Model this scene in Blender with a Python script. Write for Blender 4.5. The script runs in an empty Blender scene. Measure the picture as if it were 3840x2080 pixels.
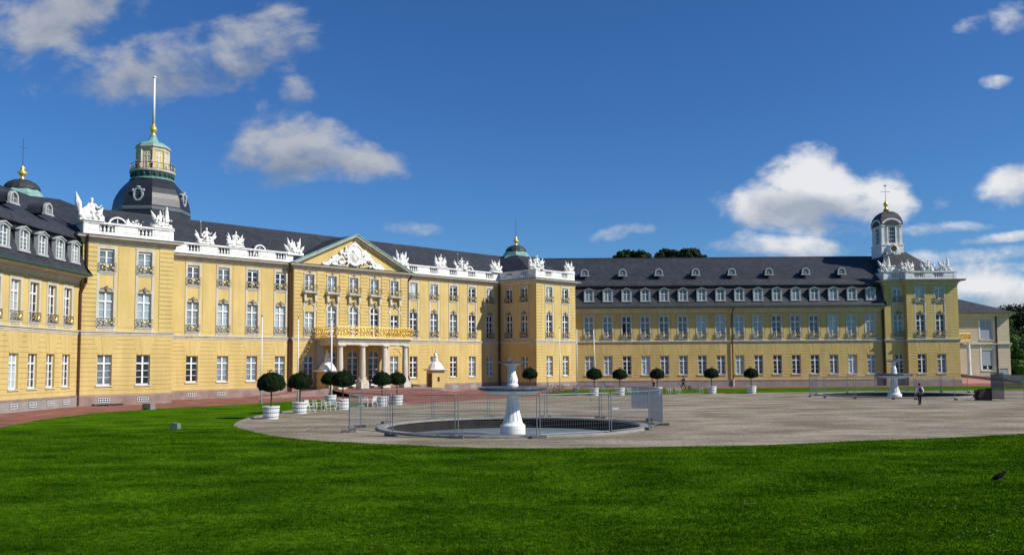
import bpy, bmesh, math, random
import numpy as np
from mathutils import Vector, Matrix
from mathutils.geometry import delaunay_2d_cdt
random.seed(7); RNG = np.random.default_rng(11)
SC = bpy.context.scene; COL = SC.collection
rad = math.radians; PI = math.pi

# ------------------------------------------------------------------ camera
PITCH, ROLL = rad(3.8), 0.0067
fw = Vector((0, math.cos(PITCH), math.sin(PITCH))); u0 = Vector((0, -math.sin(PITCH), math.cos(PITCH))); r0 = Vector((1, 0, 0))
rt = r0*math.cos(ROLL) - u0*math.sin(ROLL); up = r0*math.sin(ROLL) + u0*math.cos(ROLL)
cd = bpy.data.cameras.new('camera'); cam = bpy.data.objects.new('camera', cd); COL.objects.link(cam)
cam.matrix_world = Matrix(((rt.x, up.x, -fw.x, 0), (rt.y, up.y, -fw.y, 0), (rt.z, up.z, -fw.z, 3.5), (0, 0, 0, 1)))
cd.lens = 30.0; cd.sensor_width = 36.0; cd.shift_y = 112.5/3840; cd.clip_start = .5; cd.clip_end = 5000
SC.camera = cam

# ------------------------------------------------------------------ materials
MATS = {}
def mat(name, col, rough=.8, metal=0, noise=0, nscale=3, bump=0, bscale=20, spec=.5, col2=None, mapping=None, detail=6):
    if name in MATS: return MATS[name]
    m = bpy.data.materials.new(name); m.use_nodes = True
    nt = m.node_tree; b = nt.nodes['Principled BSDF']; L = nt.links
    b.inputs['Base Color'].default_value = (*col, 1); b.inputs['Roughness'].default_value = rough
    b.inputs['Metallic'].default_value = metal; b.inputs['Specular IOR Level'].default_value = spec
    tc = nt.nodes.new('ShaderNodeTexCoord'); src = tc.outputs['Object']
    if mapping:
        mp = nt.nodes.new('ShaderNodeMapping'); L.new(src, mp.inputs[0]); mp.inputs['Scale'].default_value = mapping; src = mp.outputs[0]
    if noise:
        n = nt.nodes.new('ShaderNodeTexNoise'); n.inputs['Scale'].default_value = nscale; n.inputs['Detail'].default_value = detail; n.inputs['Roughness'].default_value = .65
        L.new(src, n.inputs['Vector'])
        r = nt.nodes.new('ShaderNodeValToRGB'); L.new(n.outputs['Fac'], r.inputs[0])
        c2 = col2 or tuple(c*(1-noise) for c in col); c1 = col if col2 else tuple(min(1, c*(1+noise*.6)) for c in col)
        r.color_ramp.elements[0].position = .3; r.color_ramp.elements[0].color = (*c2, 1)
        r.color_ramp.elements[1].position = .7; r.color_ramp.elements[1].color = (*c1, 1)
        L.new(r.outputs[0], b.inputs['Base Color'])
    if bump:
        n2 = nt.nodes.new('ShaderNodeTexNoise'); n2.inputs['Scale'].default_value = bscale; n2.inputs['Detail'].default_value = 5
        L.new(src, n2.inputs['Vector'])
        bp = nt.nodes.new('ShaderNodeBump'); bp.inputs['Strength'].default_value = bump; bp.inputs['Distance'].default_value = .05
        L.new(n2.outputs['Fac'], bp.inputs['Height']); L.new(bp.outputs[0], b.inputs['Normal'])
    MATS[name] = m; return m

stucco = mat('stucco', (.635, .480, .192), .92, noise=.07, nscale=.35, bump=.3, bscale=6, spec=.2)
def overlay(m, sc, mp, lo, hi, p0=.35, p1=.65, rnd=False):
    nt = m.node_tree; b = nt.nodes['Principled BSDF']; L = nt.links; bc = b.inputs['Base Color']
    mx = nt.nodes.new('ShaderNodeMix'); mx.data_type = 'RGBA'; mx.blend_type = 'MULTIPLY'; mx.inputs[0].default_value = 1
    if bc.is_linked: L.new(bc.links[0].from_socket, mx.inputs[6])
    else: mx.inputs[6].default_value = bc.default_value
    if rnd: oi = nt.nodes.new('ShaderNodeObjectInfo'); fac = oi.outputs['Random']
    else:
        g = nt.nodes.new('ShaderNodeNewGeometry'); k = nt.nodes.new('ShaderNodeMapping'); k.inputs['Scale'].default_value = mp; L.new(g.outputs['Position'], k.inputs[0])
        n = nt.nodes.new('ShaderNodeTexNoise'); n.inputs['Scale'].default_value = sc; n.inputs['Detail'].default_value = 7; n.inputs['Roughness'].default_value = .65; L.new(k.outputs[0], n.inputs['Vector']); fac = n.outputs[0]
    r = nt.nodes.new('ShaderNodeValToRGB'); L.new(fac, r.inputs[0]); e = r.color_ramp.elements
    e[0].position = p0; e[0].color = (*lo, 1); e[1].position = p1; e[1].color = (*hi, 1); L.new(r.outputs[0], mx.inputs[7]); L.new(mx.outputs[2], bc)
overlay(stucco, 1.3, (1, 1, .12), (.90, .88, .84), (1.04, 1.04, 1.05)); overlay(stucco, .22, (1, 1, 1), (.93, .92, .90), (1.05, 1.05, 1.05))
trim = mat('trim_stone', (.61, .565, .465), .85, noise=.12, nscale=1.2, spec=.25)
white = mat('white_stone', (.82, .80, .76), .75, noise=.09, nscale=1.3, spec=.25)
wpaint = mat('white_paint', (.80, .80, .78), .5, noise=.04, nscale=2)
lead = mat('lead_flashing', (.13, .14, .16), .5, noise=.2, nscale=2)
slate = mat('slate', (.036, .038, .045), .62, noise=.35, nscale=1.1, bump=.35, bscale=9, spec=.4)
copper = mat('copper_patina', (.22, .40, .34), .7, noise=.3, nscale=1.5)
coppdark = mat('dark_copper', (.03, .09, .075), .6, noise=.4, nscale=2)
gold = mat('gold', (.90, .62, .16), .4, metal=.7)
iron = mat('iron', (.05, .055, .06), .5, metal=.3)
brown = mat('downpipe_brown', (.075, .028, .015), .5)
plinth_m = mat('sandstone_plinth', (.30, .21, .18), .9, noise=.35, nscale=.9, bump=.4, bscale=8)
plgrey = mat('plinth_render', (.30, .27, .24), .9, noise=.25, nscale=.8)
ornm = mat('ornament_stone', (.24, .20, .15), .9, noise=.3, nscale=6)
dormer_m = mat('dormer_paint', (.40, .41, .41), .8, noise=.12, nscale=2)
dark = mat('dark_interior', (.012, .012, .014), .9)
peach = mat('peach_stucco', (.66, .54, .38), .9, noise=.08, nscale=.5)
overlay(white, 2.5, (1, 1, .5), (.80, .79, .76), (1.04, 1.04, 1.04), .3, .55); overlay(trim, 1.6, (1, 1, .25), (.84, .83, .8), (1.06, 1.06, 1.06))
overlay(slate, 1.6, (1, 1, 3.5), (.72, .74, .78), (1.25, 1.25, 1.22)); overlay(slate, .35, (1, 1, .5), (.85, .86, .86), (1.15, 1.15, 1.15))
for n_ in (ornm,): pass
def glassm(name, col, r=.08, n=.3, sc=1.2):
    return mat(name, col, r, noise=n, nscale=sc, spec=.6)
g_dark = glassm('glass_dark', (.022, .027, .036)); g_mid = glassm('glass_curtain', (.16, .20, .225), .12, .5, 3)
g_blind = glassm('glass_blind', (.36, .44, .48), .15, .15); 
for g_ in (g_dark, g_mid, g_blind): overlay(g_, 1, (1, 1, 1), (.55, .55, .55), (1.5, 1.5, 1.5), 0, 1, rnd=True)
GL = {'d': g_dark, 'm': g_mid, 'b': g_blind}
bark = mat('bark', (.06, .042, .03), .95, noise=.3, nscale=8)
galv = mat('galvanised_steel', (.20, .225, .24), .55, metal=.3, noise=.15, nscale=6)
concrete = mat('concrete_block', (.13, .125, .115), .95, noise=.3, nscale=5)
basin_m = mat('basin_stone', (.27, .255, .225), .9, noise=.25, nscale=2, bump=.3, bscale=10)
water_m = mat('pool_bottom', (.20, .245, .26), .3, noise=.22, nscale=.9, spec=.6)
blackm = mat('black_rubber', (.012, .012, .013), .8, noise=.4, nscale=5)

def leafmat(name, c1, c2, sc=1.5, trans=True):
    m = bpy.data.materials.new(name); m.use_nodes = True; nt = m.node_tree; L = nt.links
    b = nt.nodes['Principled BSDF']; b.inputs['Roughness'].default_value = .65; b.inputs['Specular IOR Level'].default_value = .12
    tc = nt.nodes.new('ShaderNodeTexCoord'); n = nt.nodes.new('ShaderNodeTexNoise'); n.inputs['Scale'].default_value = sc; n.inputs['Detail'].default_value = 6
    L.new(tc.outputs['Object'], n.inputs['Vector']); r = nt.nodes.new('ShaderNodeValToRGB'); L.new(n.outputs[0], r.inputs[0])
    r.color_ramp.elements[0].position = .35; r.color_ramp.elements[0].color = (*c1, 1); r.color_ramp.elements[1].position = .65; r.color_ramp.elements[1].color = (*c2, 1)
    L.new(r.outputs[0], b.inputs['Base Color']); return m
bay_leaf = leafmat('bay_leaf', (.004, .012, .003), (.012, .030, .006), 5)
tree_leaf = leafmat('tree_leaf', (.012, .028, .010), (.032, .060, .018), .6)
lime_leaf = leafmat('lime_leaf', (.03, .075, .012), (.075, .15, .025), .7)

# lawn
def lawn_mat(k_=1.0, nm='lawn_grass'):
    m = bpy.data.materials.new(nm); m.use_nodes = True; nt = m.node_tree; L = nt.links; N = nt.nodes
    b = N['Principled BSDF']; b.inputs['Roughness'].default_value = 1; b.inputs['Specular IOR Level'].default_value = .0
    g = N.new('ShaderNodeNewGeometry')
    def noise(sc, mp=(1, 1, 1), d=6):
        k = N.new('ShaderNodeMapping'); k.inputs['Scale'].default_value = mp; L.new(g.outputs['Position'], k.inputs[0])
        n = N.new('ShaderNodeTexNoise'); n.inputs['Scale'].default_value = sc; n.inputs['Detail'].default_value = d; n.inputs['Roughness'].default_value = .6
        L.new(k.outputs[0], n.inputs['Vector']); return n.outputs[0]
    r = N.new('ShaderNodeValToRGB'); L.new(noise(.35, (1, 1.6, 1)), r.inputs[0])
    e = r.color_ramp.elements; e[0].position = .32; e[0].color = (.020*k_, .066*k_, .003*k_, 1); e[1].position = .68; e[1].color = (.085*k_, .185*k_, .007*k_, 1)
    r2 = N.new('ShaderNodeValToRGB'); L.new(noise(4.5, (1, 1, 1), 8), r2.inputs[0])
    e = r2.color_ramp.elements; e[0].position = .33; e[0].color = (.4, .5, .45, 1); e[1].position = .68; e[1].color = (1.45, 1.3, 1.1, 1)
    mx = N.new('ShaderNodeMix'); mx.data_type = 'RGBA'; mx.blend_type = 'MULTIPLY'; mx.inputs[0].default_value = 1
    L.new(r.outputs[0], mx.inputs[6]); L.new(r2.outputs[0], mx.inputs[7])
    r3 = N.new('ShaderNodeValToRGB'); L.new(noise(1.1), r3.inputs[0]); e = r3.color_ramp.elements; e[0].position = .68; e[0].color = (0, 0, 0, 1); e[1].position = .76; e[1].color = (.45, .45, .45, 1)
    m2 = N.new('ShaderNodeMix'); m2.data_type = 'RGBA'; L.new(r3.outputs[0], m2.inputs[0]); L.new(mx.outputs[2], m2.inputs[6]); m2.inputs[7].default_value = (.10, .10, .015, 1)
    L.new(m2.outputs[2], b.inputs['Base Color'])
    bp = N.new('ShaderNodeBump'); bp.inputs['Strength'].default_value = .6; bp.inputs['Distance'].default_value = .06; L.new(noise(14), bp.inputs['Height']); L.new(bp.outputs[0], b.inputs['Normal'])
    return m
lawn_m = lawn_mat(1.15); blade_m = lawn_mat(.86, 'grass_blades')
def gravel_mat():
    m = bpy.data.materials.new('gravel'); m.use_nodes = True; nt = m.node_tree; L = nt.links; N = nt.nodes
    b = N['Principled BSDF']; b.inputs['Roughness'].default_value = .95; b.inputs['Specular IOR Level'].default_value = .15
    g = N.new('ShaderNodeNewGeometry')
    def noise(sc, mp=(1, 1, 1), d=6):
        k = N.new('ShaderNodeMapping'); k.inputs['Scale'].default_value = mp; L.new(g.outputs['Position'], k.inputs[0])
        n = N.new('ShaderNodeTexNoise'); n.inputs['Scale'].default_value = sc; n.inputs['Detail'].default_value = d; n.inputs['Roughness'].default_value = .62
        L.new(k.outputs[0], n.inputs['Vector']); return n.outputs[0]
    def ramp(src, p0, c0, p1, c1):
        r = N.new('ShaderNodeValToRGB'); L.new(src, r.inputs[0]); e = r.color_ramp.elements; e[0].position = p0; e[0].color = (*c0, 1); e[1].position = p1; e[1].color = (*c1, 1); return r.outputs[0]
    a = ramp(noise(.2, (1, 1.5, 1), 9), .38, (.20, .165, .12), .62, (.385, .325, .255))
    f = ramp(noise(5, d=10), .3, (.55, .54, .52), .7, (1.35, 1.35, 1.35))
    mx = N.new('ShaderNodeMix'); mx.data_type = 'RGBA'; mx.blend_type = 'MULTIPLY'; mx.inputs[0].default_value = 1; L.new(a, mx.inputs[6]); L.new(f, mx.inputs[7])
    w = ramp(noise(.3, (.6, 1.8, 1), 10), .5, (0, 0, 0), .66, (.72, .72, .72))
    m2 = N.new('ShaderNodeMix'); m2.data_type = 'RGBA'; L.new(w, m2.inputs[0]); L.new(mx.outputs[2], m2.inputs[6]); m2.inputs[7].default_value = (.15, .145, .05, 1)
    L.new(m2.outputs[2], b.inputs['Base Color'])
    bp = N.new('ShaderNodeBump'); bp.inputs['Strength'].default_value = .5; bp.inputs['Distance'].default_value = .04; L.new(noise(18), bp.inputs['Height']); L.new(bp.outputs[0], b.inputs['Normal'])
    return m
gravel_m = gravel_mat()
paving_m = mat('red_paving', (.27, .112, .085), .9, noise=.25, nscale=.5, bump=.2, bscale=12, spec=.15)
overlay(paving_m, .5, (1, 1, 1), (.75, .78, .8), (1.15, 1.12, 1.1))
kerb_m = mat('kerb_stone', (.26, .22, .18), .9, noise=.3, nscale=2)

# ------------------------------------------------------------------ mesh helpers
class MB:
    def __init__(s): s.v = []; s.f = []; s.mi = []; s.M = Matrix(); s.m = 0
    def add(s, vs, fs, mi=None):
        o = len(s.v); s.v += [s.M @ Vector(p) for p in vs]
        for f in fs: s.f.append([o+i for i in f]); s.mi.append(s.m if mi is None else mi)
    def quad(s, *p): s.add(p, [tuple(range(len(p)))])
    def box(s, x0, x1, y0, y1, z0, z1):
        s.add([(x0,y0,z0),(x1,y0,z0),(x1,y1,z0),(x0,y1,z0),(x0,y0,z1),(x1,y0,z1),(x1,y1,z1),(x0,y1,z1)],
              [(0,3,2,1),(4,5,6,7),(0,1,5,4),(1,2,6,5),(2,3,7,6),(3,0,4,7)])
    def cyl(s, a, b, r0, r1=None, n=8, caps=True):
        a = Vector(a); b = Vector(b); r1 = r0 if r1 is None else r1; d = (b-a)
        if d.length < 1e-6: return
        d.normalize(); t = Vector((0,0,1)) if abs(d.z) < .9 else Vector((1,0,0)); p = d.cross(t).normalized(); q = d.cross(p)
        vs = []
        for c, r in ((a, r0), (b, r1)):
            for i in range(n): th = 2*PI*i/n; vs.append(c+p*(r*math.cos(th))+q*(r*math.sin(th)))
        fs = [(i, i+n, (i+1) % n+n, (i+1) % n) for i in range(n)]
        if caps: fs += [tuple(range(n)), tuple(range(2*n-1, n-1, -1))]
        s.add(vs, fs)
    def tube(s, pts, r, n=6):
        for a, b in zip(pts, pts[1:]): s.cyl(a, b, r, r, n)
    def lathe(s, c, prof, n=16, ph=0, sx=1, sy=1, rot=0, cap=True):
        vs = []; cx, cy, cz = c
        for r, z in prof:
            for i in range(n):
                th = 2*PI*i/n+ph; x = r*math.cos(th)*sx; y = r*math.sin(th)*sy
                vs.append((cx+x*math.cos(rot)-y*math.sin(rot), cy+x*math.sin(rot)+y*math.cos(rot), cz+z))
        fs = [(k*n+i, k*n+(i+1) % n, (k+1)*n+(i+1) % n, (k+1)*n+i) for k in range(len(prof)-1) for i in range(n)]
        if cap: fs += [tuple(range(n-1, -1, -1)), tuple(range((len(prof)-1)*n, len(prof)*n))]
        s.add(vs, fs)
    def ell(s, c, r, rot=None, n=10, m=7):
        if not hasattr(r, '__len__'): r = (r, r, r)
        R = rot or Matrix.Identity(3); c = Vector(c); vs = [c+R @ Vector((0,0,-r[2]))]
        for j in range(1, m):
            ph = -PI/2+PI*j/m
            for i in range(n):
                th = 2*PI*i/n; vs.append(c+R @ Vector((r[0]*math.cos(ph)*math.cos(th), r[1]*math.cos(ph)*math.sin(th), r[2]*math.sin(ph))))
        vs.append(c+R @ Vector((0,0,r[2]))); L = len(vs)-1
        fs = [(0, 1+(i+1) % n, 1+i) for i in range(n)] + [(L, L-n+i, L-n+(i+1) % n) for i in range(n)]
        for j in range(m-2):
            for i in range(n): a = 1+j*n; fs.append((a+i, a+(i+1) % n, a+n+(i+1) % n, a+n+i))
        s.add(vs, fs)
    def prism(s, pts, y0, y1):     # polygon in xz extruded along y
        n = len(pts); vs = [(x, y0, z) for x, z in pts]+[(x, y1, z) for x, z in pts]
        s.add(vs, [tuple(range(n)), tuple(range(2*n-1, n-1, -1))]+[(i, i+n, (i+1) % n+n, (i+1) % n) for i in range(n)])
    def slab(s, pts, z0, z1):      # polygon in xy extruded along z
        n = len(pts); vs = [(x, y, z0) for x, y in pts]+[(x, y, z1) for x, y in pts]
        s.add(vs, [tuple(range(n-1, -1, -1)), tuple(range(n, 2*n))]+[(i, (i+1) % n, (i+1) % n+n, i+n) for i in range(n)])
    def sweep(s, path, prof, closed=False):   # outward = right-hand side of travel
        P = [Vector((a, b)) for a, b in path]; n = len(P); off = []
        for i in range(n):
            d0 = (P[i]-P[i-1]).normalized() if (i > 0 or closed) else None
            d1 = (P[(i+1) % n]-P[i]).normalized() if (i < n-1 or closed) else None
            if d0 is None: d0 = d1
            if d1 is None: d1 = d0
            n0 = Vector((d0.y, -d0.x)); n1 = Vector((d1.y, -d1.x)); m_ = (n0+n1); m_ = m_/max(.2, m_.dot(n1)); off.append(m_)
        vs = []
        for i in range(n):
            for o, z in prof: q = P[i]+off[i]*o; vs.append((q.x, q.y, z))
        k = len(prof); fs = []
        for i in range(n if closed else n-1):
            j = (i+1) % n
            for t in range(k-1): fs.append((i*k+t, j*k+t, j*k+t+1, i*k+t+1))
        if not closed: fs += [tuple(range(k)), tuple(range((n-1)*k+k-1, (n-1)*k-1, -1))]
        s.add(vs, fs)
    def mesh(s, name, mats, smooth=False):
        me = bpy.data.meshes.new(name); me.from_pydata([tuple(v) for v in s.v], [], s.f)
        for m in (mats if isinstance(mats, (list, tuple)) else [mats]): me.materials.append(m)
        if len(me.materials) > 1: me.polygons.foreach_set('material_index', s.mi)
        if smooth: me.polygons.foreach_set('use_smooth', [True]*len(me.polygons))
        me.update(); return me
    def build(s, name, mats, parent=None, smooth=False, loc=(0,0,0), rz=0):
        return place(name, s.mesh(name, mats, smooth), parent, loc, rz)
def place(name, me, parent=None, loc=(0,0,0), rz=0, sc=None):
    o = bpy.data.objects.new(name, me); COL.objects.link(o); o.parent = parent; o.location = loc; o.rotation_euler = (0, 0, rz)
    if sc: o.scale = sc if hasattr(sc, '__len__') else (sc, sc, sc)
    return o
def thing(name, label, cat, loc=(0,0,0), rz=0, group=None):
    o = place(name, None, None, loc, rz); o.empty_display_size = .3; return tag(o, label, cat, group)
def tag(o, label, cat, group=None, kind=None):
    o['label'] = label; o['category'] = cat
    if group: o['group'] = group
    if kind: o['kind'] = kind
    return o
def copy_tree(o, parent=None):
    c = o.copy(); COL.objects.link(c); c.parent = parent
    for ch in list(o.children): copy_tree(ch, c)
    return c
def evalmesh(me, mods, name):
    o = bpy.data.objects.new('tmp', me); COL.objects.link(o)
    for t, kw in mods:
        m = o.modifiers.new('m', t)
        for k, v in kw.items(): setattr(m, k, v)
    bpy.context.view_layer.update()
    dg = bpy.context.evaluated_depsgraph_get(); r = bpy.data.meshes.new_from_object(o.evaluated_get(dg)); r.name = name
    bpy.data.objects.remove(o); return r
def remesh(me, vox, name, mats, disp=0):
    r = evalmesh(me, [('REMESH', dict(mode='VOXEL', voxel_size=vox))], name); r.materials.clear()
    for m in (mats if isinstance(mats, (list, tuple)) else [mats]): r.materials.append(m)
    r.polygons.foreach_set('use_smooth', [True]*len(r.polygons)); return r
def skin(vs, es, rs, name, m, sub=1):
    me = bpy.data.meshes.new(name+'_sk'); me.from_pydata(vs, es, []); bm = bmesh.new(); bm.from_mesh(me); ly = bm.verts.layers.skin.verify(); bm.verts.ensure_lookup_table()
    for i, r in enumerate(rs): bm.verts[i][ly].radius = (r, r) if not hasattr(r, '__len__') else r
    bm.verts[0][ly].use_root = True; bm.to_mesh(me); bm.free()
    r = evalmesh(me, [('SKIN', dict(use_smooth_shade=True)), ('SUBSURF', dict(levels=sub))], name)
    r.materials.clear(); r.materials.append(m); r.polygons.foreach_set('use_smooth', [True]*len(r.polygons)); return r

# ------------------------------------------------------------------ walls
def wall(mb, x0, x1, z0, z1, ops, y=0, rev=.32, sides=True):
    """ops: (xc, w, zbot, ztop, arched)"""
    xs = sorted({x0, x1}|{o[0]-o[1]/2 for o in ops}|{o[0]+o[1]/2 for o in ops}); zs = sorted({z0, z1}|{o[2] for o in ops}|{o[3] for o in ops})
    def inside(a, b, c, d):
        for o in ops:
            if a >= o[0]-o[1]/2-1e-4 and b <= o[0]+o[1]/2+1e-4 and c >= o[2]-1e-4 and d <= o[3]+1e-4: return True
    for a, b in zip(xs, xs[1:]):
        for c, d in zip(zs, zs[1:]):
            if b-a > 1e-4 and d-c > 1e-4 and not inside(a, b, c, d): mb.quad((a,y,c),(b,y,c),(b,y,d),(a,y,d))
    for o in ops:
        l, r, b, t = o[0]-o[1]/2, o[0]+o[1]/2, o[2], o[3]; Y = y+rev
        if len(o) > 4 and o[4]:
            R = o[1]/2; sp = t-R; n = 12
            arc = [(o[0]-R*math.cos(PI*i/n), sp+R*math.sin(PI*i/n)) for i in range(n+1)]
            mb.quad(*[(x, y, z) for x, z in arc[:n//2+1]], (l, y, t)); mb.quad((r, y, t), *[(x, y, z) for x, z in arc[n//2:]])
            for (xa, za), (xb, zb) in zip(arc, arc[1:]): mb.quad((xa,y,za),(xa,Y,za),(xb,Y,zb),(xb,y,zb))
            tt = sp
        else:
            mb.quad((l,y,t),(r,y,t),(r,Y,t),(l,Y,t)); tt = t
        mb.quad((l,y,b),(l,y,tt),(l,Y,tt),(l,Y,b)); mb.quad((r,y,b),(r,Y,b),(r,Y,tt),(r,y,tt)); mb.quad((l,y,b),(l,Y,b),(r,Y,b),(r,y,b))
def courses(mb, x0, x1, z0, z1, ops, y=0, out=.035, h=.42, gap=.05, clear=0):
    n = max(1, round((z1-z0)/h)); h = (z1-z0)/n
    for k in range(n):
        a, b = z0+k*h+gap/2, z0+(k+1)*h-gap/2
        cuts = sorted([(o[0]-o[1]/2-clear, o[0]+o[1]/2+clear) for o in ops if o[2] < b-.02 and o[3] > a+.02 and x0 < o[0]+o[1]/2+clear and o[0]-o[1]/2-clear < x1])
        x = x0
        for l, r in cuts+[(x1, x1)]:
            if l > x+.02: mb.box(x, min(l, x1), y-out, y+.01, a, b)
            x = max(x, r)
def keystones(mb, xc, w, zt, ztop, y=0):
    for k, (a, b) in enumerate(((-.9, -.32), (-.27, .27), (.32, .9))):
        e = .012 if k != 1 else .02
        mb.prism([(xc+a*w/2*.95, zt+.01), (xc+b*w/2*.95, zt+.01), (xc+b*w/2*1.9, ztop), (xc+a*w/2*1.9, ztop)], y-e-.03, y)

# ------------------------------------------------------------------ windows
WC = {}
def win_mesh(w, h, arch=False, bars=3, tr=.72, door=False):
    key = (w, h, arch, bars, tr, door)
    if key in WC: return WC[key]
    f = MB(); y0, y1 = .17, .25; fr = .085
    H = h-w/2 if arch else h
    f.box(-w/2, -w/2+fr, y0, y1, 0, H); f.box(w/2-fr, w/2, y0, y1, 0, H); f.box(-w/2+fr, w/2-fr, y0, y1, 0, .13 if not door else .35)
    if not arch: f.box(-w/2+fr, w/2-fr, y0, y1, h-fr, h)
    else:
        n = 12; R = w/2
        for i in range(n):
            a, b = PI*i/n, PI*(i+1)/n
            f.prism([(-R*math.cos(a), H+R*math.sin(a)), (-R*math.cos(b), H+R*math.sin(b)), (-(R-fr)*math.cos(b), H+(R-fr)*math.sin(b)), (-(R-fr)*math.cos(a), H+(R-fr)*math.sin(a))][::-1], y0, y1)
    f.box(-.075, .075, y0-.03, y1-.002, .12, h-fr+.01)
    zt = h*tr if not arch else H-.05
    f.box(-w/2+fr, -.075, y0-.045, y1-.004, zt-.07, zt+.07); f.box(.075, w/2-fr, y0-.045, y1-.004, zt-.07, zt+.07)
    for k in range(1, bars):
        z = .13+(zt-.2)*k/bars
        f.box(-w/2+fr, -.075, y0+.02, y1-.006, z-.025, z+.025); f.box(.075, w/2-fr, y0+.02, y1-.006, z-.025, z+.025)
    if h-zt > 1.0 and not arch:
        z = (zt+h)/2; f.box(-w/2+fr, -.075, y0+.02, y1-.006, z-.02, z+.02); f.box(.075, w/2-fr, y0+.02, y1-.006, z-.02, z+.02)
    fm = f.mesh('window', wpaint)
    panes = {}
    for k, g in GL.items():
        p = MB(); 
        if arch: p.prism([(-w/2, 0), (w/2, 0)]+[(w/2*math.cos(PI*i/10), H+w/2*math.sin(PI*i/10)) for i in range(11)][0:], .235, .255)
        else: p.box(-w/2, w/2, .235, .255, 0, h)
        panes[k] = p.mesh('pane', g)
    s = MB(); s.box(-w/2-.12, w/2+.12, -.13, .2, -.12, 0); sm = s.mesh('sill', trim)
    WC[key] = (fm, panes, sm); return WC[key]
def rail_mesh(w, h=.72, out=.18, key=None):
    key = ('rail', w, h, out)
    if key in WC: return WC[key]
    r = MB(); rr = random.Random(3)
    r.m = 0
    for z in (.04, h): r.box(-w/2, w/2, -out-.03, -out, z-.025, z+.025)
    for x in (-w/2, w/2-.03):
        for z in (.05, h-.01): r.box(x, x+.03, -out, .02, z-.02, z+.02)
    n = int(w/.12)
    for i in range(n+1):
        x = -w/2+w*i/n; r.box(x-.01, x+.01, -out-.022, -out-.008, .05, h-.03)
    for sgn in (-1, 1):      # scrolls
        for c, R in (((sgn*w*.36, .38), .16), ((sgn*w*.17, .46), .12)):
            pts = [(c[0]+R*math.cos(t), -out-.04, c[1]+R*math.sin(t)) for t in [k*PI/5 for k in range(9)]]
            r.tube(pts, .018, 4)
    r.m = 1
    for x, z, a in ((0, .42, .11), (-.2*w, .55, .06), (.2*w, .55, .06), (-.3*w, .3, .07), (.3*w, .3, .07), (-.42*w, .58, .05), (.42*w, .58, .05)):
        r.ell((x, -out-.05, z), (a, .03, a*1.1), n=7, m=5)
    for sg in (-1, 1):
        r.tube([(sg*.05, -out-.055, .2), (sg*w*.12, -out-.055, .3), (sg*w*.2, -out-.055, .24), (sg*w*.28, -out-.055, .45)], .022, 4)
    me = r.mesh('railing', [iron, gold]); WC[key] = me; return me
def orn_mesh():
    if 'orn' in WC: return WC['orn']
    r = MB()
    r.ell((0, -.1, .12), (.17, .12, .25), n=8, m=6); r.ell((0, -.14, .33), (.13, .1, .11), n=8, m=5)
    for s in (-1, 1):
        r.ell((s*.3, -.06, .08), (.17, .07, .06), n=7, m=5); r.ell((s*.5, -.05, .04), (.12, .06, .08), n=7, m=5)
        r.ell((s*.4, -.06, .18), (.08, .05, .06), n=7, m=5); r.ell((s*.2, -.07, .24), (.08, .05, .05), n=7, m=5)
    me = remesh(r.mesh('o', ornm), .035, 'ornament', ornm); WC['orn'] = me; return me
def add_window(parent, x, z, w, h, y=0, rz=0, g='d', arch=False, bars=3, tr=.72, sill=True, rail=None, orn=False, railout=.18, door=False):
    fm, panes, sm = win_mesh(w, h, arch, bars, tr, door)
    wn = place('door' if door else 'window', fm, parent, (x, y, z), rz); place('pane', panes[g], wn)
    if sill: place('sill', sm, wn)
    if rail: place('railing', rail_mesh(rail, out=railout), wn, (0, 0, .02))
    if orn: place('ornament', orn_mesh(), wn, (0, 0, h+.12))
    return wn
def surround_mesh(w, zones, z0, z1):
    """grey band frame from z0 to z1 around openings (zb,zt)"""
    key = ('sur', w, tuple(zones), z0, z1)
    if key in WC: return WC[key]
    s = MB(); b = .22
    for sg in (-1, 1):
        a = sg*(w/2+.003); c = sg*(w/2+b); s.box(min(a, c), max(a, c), -.06, .01, z0, z1)
    zs = [z0]+[q for zz in zones for q in zz]+[z1]
    for zb, zt in zones:
        if zb-.26 > z0: s.box(-w/2-.003, w/2+.003, -.055, .01, zb-.28, zb-.125)
        s.box(-w/2-.003, w/2+.003, -.055, .01, zt+.003, zt+.2)
    s.box(-w/2-b-.03, w/2+b+.03, -.085, .01, z1, z1+.1)
    WC[key] = s.mesh('window_surround', trim); return WC[key]

ZG = (1.8, 4.62); ZP = (7.22, 10.45); ZT = (12.3, 14.4)
def bay(parent, x, y=0, rz=0, gl='dbm', top=True, w=1.3):
    add_window(parent, x, ZG[0], w, ZG[1]-ZG[0], y, rz, gl[0]) if rz == 0 else None
    if rz:
        c, s = math.cos(rz), math.sin(rz)
    def at(z, h, g, **k): return add_window(parent, x, z, w, h, y, rz, g, **k)
    if rz: at(ZG[0], ZG[1]-ZG[0], gl[0])
    at(ZP[0], ZP[1]-ZP[0], gl[1], rail=w+.26, orn=True, sill=True)
    if top:
        at(ZT[0], ZT[1]-ZT[0], gl[2], rail=w+.26, tr=.93, bars=3)
        place('window_surround', surround_mesh(w, (ZP, ZT), 6.82, ZT[1]+.2), parent, (x, y, 0), rz)
    else:
        place('window_surround', surround_mesh(w, (ZP,), 6.82, ZP[1]+.2), parent, (x, y, 0), rz)
def bay_ops(x, top=True, w=1.3):
    r = [(x, w, *ZG), (x, w, *ZP)]
    if top: r.append((x, w, *ZT))
    return r
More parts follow.
